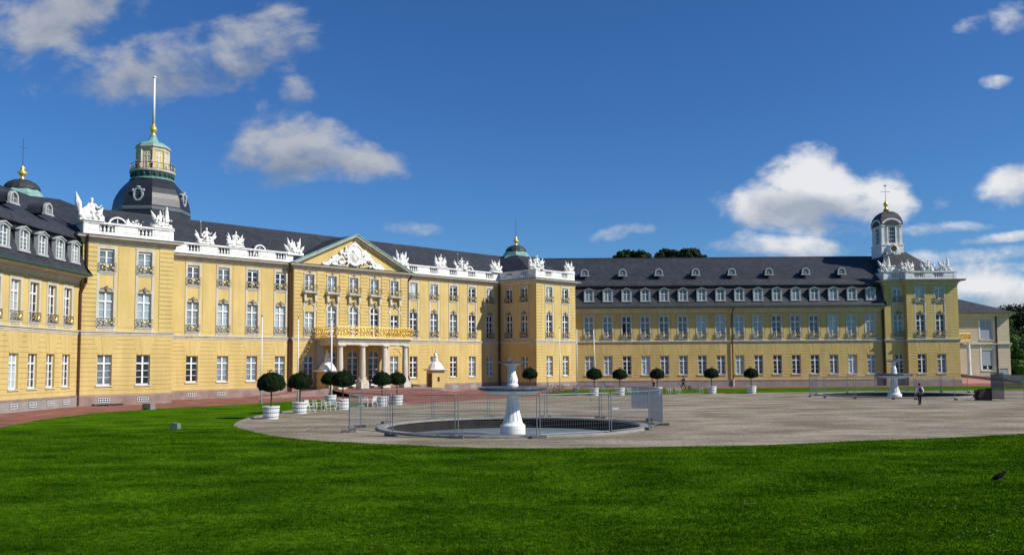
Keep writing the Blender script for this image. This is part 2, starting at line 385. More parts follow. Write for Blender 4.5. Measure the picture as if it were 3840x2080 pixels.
def basement_windows(parent, xs, y=0, rz=0):
    key = 'bw'
    if key not in WC:
        f = MB(); f.box(-.55, .55, -.13, .0, .0, .5); 
        g = MB(); g.m = 0
        for i in range(6): g.box(-.5+i*.2-.02, -.5+i*.2+.02, -.16, -.14, .04, .46)
        for z in (.04, .24, .43): g.box(-.5, .5, -.162, -.142, z, z+.04)
        WC[key] = (f.mesh('basement_window', dark), g.mesh('window_bars', wpaint))
    for x in xs:
        o = place('basement_window', WC[key][0], parent, (x, y, .22), rz); place('window_bars', WC[key][1], o)

# ================================================================== MAIN PALACE (local x along facade, y inward)
CX, CY = -20.07, 106.33
palace = thing('palace', 'three storey yellow palace with pediment, white balustrade and two projecting corner pavilions', 'palace', (CX, CY, 0), PI/4)
PJ = 7.4; RJ = .5
BX = [9.85, 13.38, 16.88, 20.36, 23.8]
path = [(-34.1, 3), (-34.1, -PJ), (-25.75, -PJ), (-25.75, 0), (-8.45, 0), (-8.45, -RJ), (8.45, -RJ), (8.45, 0), (25.75, 0), (25.75, -PJ), (34.1, -PJ), (34.1, 5)]
Z1 = 14.85; PL = .95; ST0, ST1 = 6.4, 6.82
wm = MB()
def facade(mb, x0, x1, ops, y, quoins=(), full=False, z0=PL, ztop=Z1):
    wall(mb, x0, x1, 0, ztop+.4, ops, y)
    courses(mb, x0+.0, x1-.0, z0, ST0, [o for o in ops], y)
    for a, b in quoins: courses(mb, a, b, ST1, ztop, ops, y, .05)
for sg in (-1, 1):
    xs = [sg*b for b in BX]; ops = sum([bay_ops(x) for x in xs], [])
    a, b = sorted((sg*8.45, sg*25.75)); facade(wm, a, b, ops, 0)
    for x in xs: keystones(wm, x, 1.3, ZG[1], 6.3)
    # thin panel strips between the bays
    for x in [sg*(BX[i]+BX[i+1])/2 for i in range(4)]:
        wm.box(x-1.15+.5, x+1.15-.5, -.03, .01, ST1+.35, Z1-.12)
PF = {-1: (-31.98, -28.48), 1: (28.45, 31.9)}
for sg in (-1, 1):
    xs = PF[sg]; ops = sum([bay_ops(x) for x in xs], []); a, b = sorted((sg*25.75, sg*34.1))
    facade(wm, a, b, ops, -PJ, quoins=((a, a+1.35), (b-1.35, b)))
    for x in xs: keystones(wm, x, 1.3, ZG[1], 6.3, -PJ)
    wm.box(xs[0]+1.05, xs[1]-1.05, -PJ-.03, -PJ+.01, ST1+.35, Z1-.12)
# side faces of pavilions
wm.M = Matrix.Translation((25.75, 0, 0)) @ Matrix.Rotation(-PI/2, 4, 'Z')
so = bay_ops(2.02)+bay_ops(5.08); facade(wm, 0, PJ, so, 0); keystones(wm, 2.02, 1.3, ZG[1], 6.3); keystones(wm, 5.08, 1.3, ZG[1], 6.3)
wm.M = Matrix.Translation((-25.75, -PJ, 0)) @ Matrix.Rotation(PI/2, 4, 'Z'); facade(wm, 0, PJ, [], 0)
wm.M = Matrix.Translation((34.1, -PJ, 0)) @ Matrix.Rotation(PI/2, 4, 'Z'); facade(wm, 0, 12, [], 0)
wm.M = Matrix.Translation((-34.1, 5, 0)) @ Matrix.Rotation(-PI/2, 4, 'Z'); facade(wm, 0, 5+PJ, [], 0)
wm.M = Matrix()
# central risalit
CXS = [-6.3, -3.15, 0, 3.15, 6.3]
cops = []
for x in CXS:
    if abs(x) > 4: cops += [(x, 1.3, ZG[0], ZG[1]), (x, 1.25, 7.25, 9.9)]
    else: cops += [(x, 1.7, .78, 5.35, True), (x, 1.45, 6.95, 10.75, True)]
    cops.append((x, 1.2, 12.35, 14.35))
wall(wm, -8.45, 8.45, 0, Z1+.4, cops, -RJ, rev=.4)
courses(wm, -8.45, 8.45, PL, ST0, cops, -RJ, clear=.12)
for a, b in ((-8.4, -7.3), (-5.3, -4.2), (-2.1, -1.05), (1.05, 2.1), (4.2, 5.3), (7.3, 8.4)): courses(wm, a, b, ST1, Z1, [], -RJ, .06)
for x_ in (-8.45, 8.45): wm.quad((x_, -RJ, 0), (x_, .05, 0), (x_, .05, Z1+.4), (x_, -RJ, Z1+.4))
wm.box(-34, 34, 14, 14.3, 0, 15)    # rear wall
wm.prism([(-8.3, 15.5), (8.3, 15.5), (0, 19.5)], -RJ+.02, -RJ+.5)   # tympanum
wall_o = wm.build('wall', stucco, palace)
# risalit windows
for x in CXS:
    if abs(x) > 4:
        add_window(palace, x, ZG[0], 1.3, ZG[1]-ZG[0], -RJ, g='m'); add_window(palace, x, 7.25, 1.25, 2.65, -RJ, g='b' if x < 0 else 'd', rail=1.5, bars=3)
    else:
        add_window(palace, x, .78, 1.7, 4.57, -RJ+.1, g='d', arch=True, bars=5, sill=False, door=True)
        add_window(palace, x, 6.95, 1.45, 3.8, -RJ, g='m' if x < 3 else 'd', arch=True, bars=4, sill=False)
    add_window(palace, x, 12.35, 1.2, 2.0, -RJ, g='m', tr=.93, rail=1.75, railout=.5)
    s = MB()   # balconette slab with consoles and arched surround
    s.box(-.95, .95, -.6, .0, 12.1, 12.28); s.box(-1.0, 1.0, -.66, .0, 12.2, 12.3)
    for q in (-.72, .72): s.prism([(q-.13, 11.2), (q+.13, 11.2), (q+.16, 12.1), (q-.16, 12.1)], -.35, 0); s.box(q-.09, q+.09, -.08, 0, 6.9, 11.2)
    for q in (-.62, .62): s.box(q+(-.14 if q < 0 else .0), q+(0 if q < 0 else .14), -.07, 0, 12.3, 14.55)
    s.box(-.8, .8, -.1, 0, 14.36, 14.55)
    R = .86; zc = 10.02
    for i in range(12):
        a, b = PI*i/12, PI*(i+1)/12
        s.prism([((R+.14)*math.cos(a), zc+(R+.14)*math.sin(a)), ((R+.14)*math.cos(b), zc+(R+.14)*math.sin(b)), (R*math.cos(b), zc+R*math.sin(b)), (R*math.cos(a), zc+R*math.sin(a))], -.1, 0)
    s.build('window_surround', trim, palace, loc=(x, -RJ, 0))
    place('ornament', orn_mesh(), palace, (x, -RJ-.03, 10.95), 0, 1.15); place('ornament', orn_mesh(), palace, (x, -RJ-.02, 14.5), 0, (.9, .7, .6))
for x in (-6.3, 6.3):  # blind arch niche lines on the ground floor
    s = MB(); R = 1.0
    for i in range(12):
        a, b = PI*i/12, PI*(i+1)/12
        s.prism([((R+.12)*math.cos(a), 4.6+(R+.12)*math.sin(a)), ((R+.12)*math.cos(b), 4.6+(R+.12)*math.sin(b)), (R*math.cos(b), 4.6+R*math.sin(b)), (R*math.cos(a), 4.6+R*math.sin(a))], -.09, 0)
    s.build('blind_arch', stucco, palace, loc=(x, -RJ, 0))
gls = ['dmd', 'mbm', 'dbd', 'mbm', 'dbd']
for i, b in enumerate(BX):
    bay(palace, -b, gl=['mbd', 'mbd', 'mbm', 'dbm', 'dbm'][i]); bay(palace, b, gl=['ddb', 'mmm', 'dmd', 'mdd', 'bdm'][i])
for x, g in zip(PF[-1], ('mbm', 'dbm')): bay(palace, x, -PJ, gl=g)
for x, g in zip(PF[1], ('mdm', 'mdd')): bay(palace, x, -PJ, gl=g)
for q, g in ((2.02, 'bdd'), (5.08, 'mdd')): bay(palace, 25.75, -q, -PI/2, gl=g)
basement_windows(palace, [-31.98, -28.48], -PJ); basement_windows(palace, [28.45, 31.9], -PJ); basement_windows(palace, [-20.4, -17, 17, 20.4, -23.8])
# sweeps: plinth, string, cornice, parapet
m = MB(); m.sweep(path, [(0, 0), (.12, 0), (.12, PL-.12), (.07, PL-.02), (0, PL-.02)]); m.build('plinth', plinth_m, palace)
m = MB(); m.sweep(path, [(0, ST0), (.07, ST0), (.07, ST0+.1), (.12, ST0+.14), (.12, ST0+.27), (.22, ST0+.31), (.22, ST1-.04), (.04, ST1), (0, ST1)]); m.build('string_course', trim, palace)
m = MB(); m.sweep(path, [(-.1, Z1), (.1, Z1), (.16, Z1+.16), (.16, Z1+.3), (.34, Z1+.36), (.34, Z1+.44), (.62, Z1+.47), (.68, Z1+.62), (.3, Z1+.66), (-.1, Z1+.66)]); m.build('cornice', trim, palace)
m = MB(); m.sweep(path, [(.28, 15.512), (.72, 15.50), (.74, 15.58), (.1, 15.66), (-.3, 15.66)]); m.build('gutter', lead, palace)
BZ0, BZ1 = 15.62, 16.85
def balustrade(parent, segs, frm=Matrix()):
    mb = MB(); mb.M = frm
    for (ax, ay), (bx, by), ops in segs:
        d = Vector((bx-ax, by-ay)); L_ = d.length; ang = math.atan2(d.y, d.x); save = mb.M
        mb.M = save @ Matrix.Translation((ax, ay, 0)) @ Matrix.Rotation(ang, 4, 'Z')
        mb.box(0, L_, .02, .5, BZ0, BZ0+.35); mb.box(-.02, L_+.02, -.05, .57, BZ1-.17, BZ1)
        x = 0
        for c, w in sorted(ops)+[(L_+9, 18)]:
            l = min(c-w/2, L_)
            if l > x: mb.box(x, l, .06, .46, BZ0+.35, BZ1-.17); 
            if l-x > 1.0: mb.box(x+.18, l-.18, .03, .1, BZ0+.45, BZ1-.26)
            x = c+w/2
        for c, w in ops:
            k = 4
            for i in range(k):
                X = c-w/2+w*(i+.5)/k
                mb.lathe((X, .26, BZ0+.35), [(.07, 0), (.07, .05), (.05, .08), (.115, .2), (.11, .27), (.045, .44), (.06, .5), (.08, .56), (.08, .72)], 8, cap=False)
        mb.M = save
    return mb.build('balustrade', white, parent)
segs = [((-34.1, 0), (-34.1, -PJ), []), ((-34.1, -PJ), (-25.75, -PJ), [(2.1, 1.4), (5.6, 1.4)]), ((-25.75, -PJ), (-25.75, 0), []),
        ((-25.75, 0), (-8.2, 0), [(25.75-b, 1.4) for b in BX]), ((8.2, 0), (25.75, 0), [(b-8.2, 1.4) for b in BX]),
        ((25.75, 0), (25.75, -PJ), [(2.0, 1.3), (5.1, 1.3)]), ((25.75, -PJ), (34.1, -PJ), [(2.7, 1.3), (6.15, 1.3)]), ((34.1, -PJ), (34.1, -1), [(3, 1.3)])]
balustrade(palace, segs[:4]); balustrade(palace, segs[4:])
# pediment
m = MB(); AX, FZ, AZ = 8.75, 15.52, 19.62
def rake(mb, o, t, y0, y1):
    for sg in (-1, 1): mb.prism([(sg*(AX), FZ+o), (0, AZ+o), (0, AZ+o+t), (sg*(AX+.25), FZ+o+t-.1)][::sg], y0, y1)
rake(m, -.35, .22, -RJ-.3, -RJ+.3); rake(m, -.13, .2, -RJ-.62, -RJ+.3); m.build('pediment', trim, palace)
m = MB(); rake(m, .075, .12, -RJ-.72, -RJ+.1); m.build('pediment_coping', copper, palace)
m = MB(); rake(m, .0, .12, -RJ+.1, 6.0); m.build('pediment_roof', slate, palace)
# coat of arms relief
r = MB(); rr = random.Random(5)
r.ell((0, -.12, 17.25), (.95, .3, 1.15), n=20, m=12); r.ell((0, -.3, 17.25), (.62, .22, .85), n=16, m=10)
r.cyl((-.45, -.5, 17.8), (.45, -.5, 16.75), .07, .07, 6)
for i in range(22):
    t = 2*PI*i/22; r.ell((1.12*math.cos(t), -.22, 17.25+1.28*math.sin(t)), (.19, .16, .19), n=8, m=6)
for x, z, a in ((0, 18.5, .35), (-.25, 18.6, .2), (.25, 18.6, .2), (0, 18.85, .16)): r.ell((x, -.2, z), (a, .2, a*.8), n=8, m=6)
for sg in (-1, 1):
    for k in range(34):
        t = k/33; x = 1.2+3.4*t*rr.uniform(.75, 1); zt = 15.75+ (2.6*(1-t)**1.1)*rr.random()
        r.ell((sg*x, -.12, zt), (rr.uniform(.14, .34), .16, rr.uniform(.12, .3)), n=7, m=5)
    for k in range(9):
        t = k/8; x = 1.3+2.6*t; z = 15.8+1.0*(1-t); a = 35+35*t*1.0
        L_ = 1.15-.35*t; dx, dz = math.sin(rad(a)), math.cos(rad(a)); r.cyl((sg*x, -.18, z), (sg*(x+dx*L_), -.18, min(z+dz*L_, 19.0-.5*x)), .13, .03, 6)
    for c, R in (((2.0, 16.4), .42), ((1.3, 16.1), .3), ((2.9, 16.1), .3)):
        pts = [(sg*(c[0]+R*math.cos(q)), -.28, c[1]+R*math.sin(q)) for q in [j*PI/6 for j in range(11)]]; r.tube(pts, .09, 6)
place('coat_of_arms', remesh(r.mesh('c', white), .06, 'coat_of_arms', white), palace, (0, -RJ, -.05))
# roof
def hull(name, pts, m, parent):
    bm = bmesh.new()
    for p in pts: bm.verts.new(p)
    bmesh.ops.convex_hull(bm, input=bm.verts); me = bpy.data.meshes.new(name); bm.to_mesh(me); bm.free(); me.materials.append(m); return place(name, me, parent)
m = MB(); RZ = 20.5
m.sweep([(-36, 7), (36, 7)], [(6.9, 15.6), (6.2, 16.0), (0, RZ), (-7, 15.6)])
m.box(-36, 36, 6.9, 7.1, RZ-.05, RZ+.07); m.build('roof', slate, palace)
for sg in (-1, 1):
    hull('pavilion_roof', [(sg*x, y, z) for x, y, z in [(26.1, -7, 15.8), (33.8, -7, 15.8), (42, 4, 15.8), (42, 14, 15.8), (26.1, 14, 15.8), (32.9, 3.4, 20.45), (37.1, 3.4, 20.45), (32.9, 7.7, 20.45), (37.1, 7.7, 20.45)]], slate, palace)
    # cupola
    cu = MB(); cu.lathe((0, 0, 0), [(3.3, 19.7), (2.65, 20.6), (2.45, 20.65), (2.4, 20.95), (2.2, 21.0), (2.12, 21.3), (1.95, 21.35), (1.9, 21.5)], 8, ph=rad(22.5)+PI/8*0)
    co = cu.build('cupola', copper, palace, loc=(34.96 if sg > 0 else -35.75, 5.6, 20.3*.14), rz=rad(22.5)); co.scale = (.86, .86, .86)
    d = MB(); d.lathe((0, 0, 0), [(1.98, 21.5), (1.85, 21.9), (1.5, 22.3), (.95, 22.6), (.35, 22.75)], 16); d.build('cupola_cap', slate, co)
    f = MB(); f.lathe((0, 0, 22.7), [(.3, 0), (.32, .15), (.12, .3), (.28, .55), (.62, .85), (.3, .95), (.22, 1.2), (.28, 1.4), (.12, 1.6), (.1, 1.7)], 12); f.build('finial', gold, co, smooth=True)
    f = MB(); f.cyl((0, 0, 24.3), (0, 0, 27.6), .035, .02, 5); f.box(-.6, .6, -.015, .015, 26.5, 26.54); f.build('spire_rod', iron, co)
def oculus(parent, x, y, z, rz=0, s=1.0, glass=g_mid, fm=white):
    """rounded roof dormer; front plane at y, bottom at z"""
    b = MB(); w, h = .62*s, 1.15*s; sp = h-w
    arc = [(w*math.cos(PI*i/10), sp+w*math.sin(PI*i/10)) for i in range(11)]
    out = [((w+.16)*math.cos(PI*i/10), sp+(w+.16)*math.sin(PI*i/10)) for i in range(11)]
    for i in range(10): b.prism([out[i], out[i+1], arc[i+1], arc[i]], -.12, .12)
    b.box(w, w+.16, -.12, .12, 0, sp); b.box(-w-.16, -w, -.12, .12, 0, sp); b.box(-w-.28, w+.28, -.16, .12, -.14, 0)
    b.box(-.035, .035, -.02, .04, 0, h); b.box(-w, w, -.021, .041, sp-.03, sp+.03)
    o = b.build('oculus_dormer', fm, parent, loc=(x, y, z), rz=rz)
    p = MB(); p.prism([(-w, 0), (w, 0)]+arc, .03, .06); p.build('pane', glass, o)
    q = MB(); D = 2.2*s; R = w+.1
    hood = [(-R, 0), (R, 0)]+[(R*math.cos(PI*i/10), sp+R*math.sin(PI*i/10)) for i in range(11)]
    q.prism(hood, .1, D); q.build('dormer_roof', slate, o)
for x in (-30.2,): oculus(palace, x, -4.9, 16.3, s=1.25, glass=g_dark)
for x in (-11.7, 21.3): oculus(palace, x, 1.6, 16.35, s=1.0)
def pipe(parent, pts, name='downpipe', m=brown, r=.09):
    b = MB(); b.tube(pts, r, 8); return b.build(name, m, parent)
for x, y0, y1 in ((-8.75, -.16, -.16), (8.75, -.16, -.16)):
    pipe(palace, [(x-.35 if x < 0 else x+.35, -.75, 15.45), (x-.2 if x < 0 else x+.2, -.6, 15.0), (x, -.2, 14.5), (x, -.2, .1)], r=.11)
pipe(palace, [(25.5, -.25, 15.3), (25.5, -.25, 0)], r=.12)
pipe(palace, [(-33.95, -PJ-.75, 15.4), (-33.8, -PJ-.2, 14.9), (-33.8, -PJ-.2, 11.2), (-34.0, -PJ-.22, 10.8), (-34.2, -PJ-.05, 10.2), (-34.2, -PJ-.05, 1), (-34.2, -PJ-.05, .1)], r=.12)
# portico
PD = 4.65
p = MB(); p.box(-5.35, 5.35, -RJ-PD, -RJ, 6.35, 6.62); p.box(-5.6, 5.6, -RJ-PD-.25, -RJ, 6.62, 6.76); p.box(-5.2, 5.2, -RJ-PD+.15, -RJ-PD+.55, 5.9, 6.35)
for sg in (-1, 1): p.box(min(sg*4.8, sg*5.2), max(sg*4.8, sg*5.2), -RJ-PD+.55, -RJ, 5.9, 6.35)
p.build('portico_slab', trim, palace)
def column(x, y, z0, zt, r=.36):
    c = MB(); c.box(x-.55, x+.55, y-.55, y+.55, z0, z0+.75); c.lathe((x, y, z0+.75), [(.52, 0), (.52, .1), (.44, .15), (.48, .22), (.38, .3), (r, .36), (r*1.0, 1.6), (r*.86, zt-z0-.75-.35), (r*.95, zt-z0-.75-.3), (r*.95, zt-z0-.75-.24), (r*1.25, zt-z0-.75-.14), (r*1.25, zt-z0-.75-.12)], 20)
    c.box(x-.48, x+.48, y-.48, y+.48, zt-.13, zt); return c.build('column', trim, palace, smooth=False)
for x in (-4.75, -1.6, 1.6, 4.75): column(x, -RJ-PD+.4, .75, 5.9)
for x in (-4.9, 4.9):
    c = MB(); c.box(x-.4, x+.4, -RJ-.35, -RJ, .75, 5.9); c.build('pilaster', trim, palace)
def gold_rail(parent, pts, h=1.25, z=6.76, name='balcony_railing'):
    g = MB(); q = random.Random(8)
    for a, b in zip(pts, pts[1:]):
        a = Vector((*a, 0)); b = Vector((*b, 0)); L_ = (b-a).length; d = (b-a)/L_
        g.cyl(a+Vector((0,0,z+h)), b+Vector((0,0,z+h)), .05, .05, 6); g.cyl(a+Vector((0,0,z+.06)), b+Vector((0,0,z+.06)), .045, .045, 6)
        n = int(L_/.4)
        for i in range(n+1):
            P = a+d*(L_*i/n); g.cyl(P+Vector((0,0,z)), P+Vector((0,0,z+h)), .022, .022, 5)
            if i < n:
                c = P+d*(L_/n/2)+Vector((0,0,z+h*.5))
                for s in (-1, 1):
                    R = .17*q.uniform(.85, 1.1); pp = [c+d*(R*math.cos(t)*s)+Vector((0,0,.26*s+R*math.sin(t)*1.2)) for t in [k*PI/4 for k in range(7)]]
                    g.tube(pp, .045, 4); g.ell(c+Vector((0,0,.42*s)), (q.uniform(.05, .13), .1, q.uniform(.05, .12)), n=6, m=4)
                g.ell(c+d*q.uniform(-.08, .08)+Vector((0,0,q.uniform(-.25, .25))), (q.uniform(.07, .15), .1, q.uniform(.08, .22)), n=6, m=4)
    return g.build(name, gold, parent)
gold_rail(palace, [(-5.5, -RJ), (-5.5, -RJ-PD-.15), (5.5, -RJ-PD-.15), (5.5, -RJ)])

# entrance ramp (red paving with stone side walls)
e = thing('entrance_ramp', 'red paved ramps rising from both sides to the columned palace entrance', 'ramp', (CX, CY, 0), PI/4)
r = MB(); r.add([(-6, -RJ-6, 0.72), (6, -RJ-6, .72), (6, -RJ, .72), (-6, -RJ, .72), (-7.5, -RJ-13, .01), (7.5, -RJ-13, .01), (15, -RJ-4, .01), (15, -RJ, .01), (-15, -RJ-4, .01), (-15, -RJ, .01), (6, -RJ-4.2, .72), (-6, -RJ-4.2, .72)],
               [(0, 1, 10, 2, 3, 11), (4, 5, 1, 0), (10, 6, 7, 2), (9, 8, 11, 3), (4, 0, 11), (1, 5, 10)])
r.build('paving', paving_m, e)
for sg in (-1, 1):
    r = MB(); r.add([(sg*6, -RJ-4.3, 0), (sg*15, -RJ-4.1, 0), (sg*6, -RJ-4.3, .9), (sg*15, -RJ-4.1, .06), (sg*6, -RJ-4.0, 0), (sg*15, -RJ-3.9, 0), (sg*6, -RJ-4.0, .9), (sg*15, -RJ-3.9, .06)],
          [(0, 1, 3, 2), (4, 6, 7, 5), (2, 3, 7, 6), (0, 2, 6, 4)]); r.build('side_wall', plinth_m, e)

# ================================================================== statues
def statue_variant(seed, kind):
    q = random.Random(seed); r = MB()
    def E(c, s, ang=0, ax='Y'): r.ell(c, s, Matrix.Rotation(ang, 3, ax), n=9, m=7)
    r.box(-.95, .95, -.4, .4, 0, .12)
    for k in range(16): E((q.uniform(-.85, .85), q.uniform(-.3, .3), q.uniform(.12, .45)), (q.uniform(.15, .35), .25, q.uniform(.12, .28)), q.uniform(-.6, .6))
    def blade(x, z, a, L_, w=.16):
        d = Vector((math.sin(a), 0, math.cos(a))); b = Vector((x, q.uniform(-.1, .1), z))
        r.cyl(b, b+d*L_*.55, w*.55, w, 6); r.cyl(b+d*L_*.55, b+d*L_, w, .02, 6)
    def figure(x, z, lean=0, hh=1, turn=1):
        E((x, 0, z+.2*hh), (.33*hh, .27*hh, .27*hh)); E((x+lean*.1, 0, z+.55*hh), (.2*hh, .17*hh, .36*hh), lean*.3)
        E((x+lean*.2, -.02, z+1.02*hh), (.11*hh, .12*hh, .15*hh)); E((x+lean*.2, 0, z+1.15*hh), (.12*hh, .13*hh, .07*hh))
        r.cyl((x+lean*.15, 0, z+.85*hh), (x+lean*.2, 0, z+.98*hh), .06*hh, .06*hh, 6)
        for s in (-1, 1):
            el = (x+s*.38*hh, -.1, z+.5*hh); r.cyl((x+s*.18*hh+lean*.15, 0, z+.8*hh), el, .085*hh, .07*hh, 6); r.cyl(el, (x+s*.55*hh, -.2, z+(.75 if s == turn else .3)*hh), .07*hh, .05*hh, 6)
            kn = (x+s*.2*hh+turn*.12, -.35*hh, z+.22*hh); r.cyl((x+s*.12*hh, -.05, z+.15*hh), kn, .14*hh, .11*hh, 7); r.cyl(kn, (x+s*.2*hh+turn*.2, -.4*hh, z-.3*hh), .1*hh, .07*hh, 7)
    if kind == 0:
        figure(.1, .55, .3, 1.05, 1); r.cyl((-.42, 0, .3), (-.48, 0, 2.35), .035, .03, 6); r.cyl((-.48, 0, 2.3), (-.48, 0, 2.6), .06, .01, 6)
        for a, L_ in ((-.45, 1.2), (-.75, .9)): blade(-.6, .4, a, L_)
        for a, L_ in ((.5, 1.15), (.85, .9)): blade(.65, .45, a, L_)
    if kind == 1:
        figure(.05, .55, .1, 1.0, -1)
        for a, L_ in ((-.3, 1.35), (-.6, 1.1), (-.95, .8)): blade(-.45, .35, a, L_)
        for a, L_ in ((.35, 1.25), (.7, 1.0)): blade(.5, .35, a, L_)
        E((.55, -.25, .65), (.3, .08, .38))
    if kind == 2:
        for a, L_, x in ((-.25, 1.7, -.4), (.2, 1.75, .45), (-.65, 1.1, -.6), (.05, 1.3, 0), (.6, 1.0, .65), (-.05, 1.5, -.2)): blade(x, .35, a, L_, .2)
        E((-.45, -.1, .9), (.24, .2, .4), -.3); E((.45, -.1, .9), (.22, .2, .42), .3); E((-.1, -.3, .6), (.32, .1, .4)); E((.42, 0, 1.4), (.13, .13, .15))
    if kind == 3:   # cannon, flag and reclining figure
        blade(-.75, .4, -.22, 1.9, .26); figure(.1, .5, -.3, 1.15, 1); r.cyl((.3, -.1, .35), (1.0, -.1, .3), .17, .14, 9); blade(.5, .4, .5, 1.0, .18); E((-.4, -.1, .7), (.35, .2, .5), .4)
    if kind == 4:   # standing figure with trophies
        E((.35, 0, .9), (.25, .22, .75)); E((.35, 0, 1.55), (.2, .17, .3)); E((.35, 0, 1.98), (.12, .12, .16)); blade(-.2, .5, -.05, 1.3, .18); blade(-.55, .4, -.45, 1.4, .2); figure(-.5, .4, 0, .7, 1); r.cyl((.05, -.1, .4), (-.05, -.1, 1.9), .04, .03, 5)
    if kind == 5:
        blade(-.5, .1, -.1, 1.0, .14); figure(.1, .25, .3, .5, 1); E((.6, 0, .3), (.25, .2, .2)); blade(.25, .2, -.5, .8, .14)
    for k in range(26): E((q.uniform(-.8, .8), q.uniform(-.38, -.1), q.uniform(.2, .9)), (q.uniform(.05, .12),)*3)
    return remesh(r.mesh('st', white), .05, 'statue', white)
SV = [statue_variant(20+k, k) for k in range(6)]
def statue(x, y, z, kind, label, rz=PI/4, s=1.0, frame='main'):
    if frame == 'main':
        c = math.cos(PI/4); X, Y = CX+c*x-c*y, CY+c*x+c*y
    else: X, Y = x, y
    o = place('statue', SV[kind], None, (X, Y, z), rz, s*1.03); tag(o, label, 'statue', 'white stone statue groups on the balustrades'); return o
bz = BZ1
statue(-33.4, -PJ+.3, bz, 3, 'white statue group with a tall flag at the left corner of the nearest left pavilion', s=1.12)
statue(-26.75, -PJ+.3, bz, 4, 'white statue group with standing figure at the right corner of the left pavilion', s=1.0)
statue(-29.0, -PJ+1.6, bz-.15, 5, 'small low white statue group behind the left pavilion balustrade, in front of the roof', s=.95)
statue(-19.0, .3, bz, 0, 'white seated statue holding a tall spear on the main balustrade')
statue(-15.45, .3, bz, 1, 'white seated statue just right of the statue with the spear')
statue(-7.95, .3, bz-.3, 2, 'white winged trophy statue touching the left foot of the pediment', s=1.05)
statue(7.95, .3, bz-.3, 2, 'white winged trophy statue at the right foot of the pediment', rz=PI/4+PI, s=1.0)
statue(14.75, .3, bz, 1, 'white seated statue group, first to the right of the pediment trophies')
statue(18.5, .3, bz, 0, 'white seated statue group just left of the small round dormer right of the pediment', rz=PI/4-.4, s=.9)
statue(25.2, .1, bz, 2, 'white winged statue in the inner corner left of the right pavilion balustrade', s=.95)
statue(26.4, -PJ+.5, bz, 1, 'large white statue group on the outer corner of the right pavilion', s=1.1, rz=.3)
statue(33.3, -PJ+.4, bz, 2, 'white winged statue on the right end of the right pavilion beside the slate wing roof', s=.85)

# ================================================================== WINGS
def dormer_mesh():
    w, h = .54, 1.42; f = MB()
    arc = lambda W, base: [(W*math.cos(PI*i/8), base+W*.45*math.sin(PI*i/8)) for i in range(9)]
    for sg in (-1, 1): f.box(min(sg*w, sg*(w+.2)), max(sg*w, sg*(w+.2)), -.1, .25, 0, h)
    o = arc(w+.2, h); i_ = arc(w, h-.05)
    for k in range(8): f.prism([o[k], o[k+1], i_[k+1], i_[k]], -.1, .25)
    f.box(-w-.28, w+.28, -.16, .25, -.15, 0)
    f.prism([(-w-.28, h+.14), (0, h+.42), (w+.28, h+.14), (w+.25, h+.22), (0, h+.52), (-w-.25, h+.22)][::-1], -.2, .25)
    fr = MB(); fr.box(-w, w, .02, .07, 0, .08); fr.box(-.05, .05, .01, .07, 0, h+.2); fr.box(-w, -w+.07, .02, .07, 0, h); fr.box(w-.07, w, .02, .07, 0, h); fr.box(-w, w, .015, .072, h*.68, h*.68+.08)
    for z in (.35, .66): fr.box(-w, w, .03, .069, z, z+.035)
    p = MB(); p.box(-w, w, .06, .09, 0, h+.2)
    s = MB(); s.prism([(-w-.18, 0), (w+.18, 0), (w+.18, h+.1), (0, h+.42), (-w-.18, h+.1)], .2, 2.0)
    s.prism([(-w-.3, h+.12), (0, h+.42), (w+.3, h+.12), (w+.28, h+.22), (0, h+.54), (-w-.28, h+.22)][::-1], .2, 2.3)
    return f.mesh('dormer', dormer_m), fr.mesh('window_frame', wpaint), p.mesh('pane', g_mid), s.mesh('dormer_roof', slate)
DM = dormer_mesh()
def dormer(parent, x, y, z):
    d = place('dormer', DM[0], parent, (x, y, z)); place('window_frame', DM[1], d); place('pane', DM[2], d); place('dormer_roof', DM[3], d)
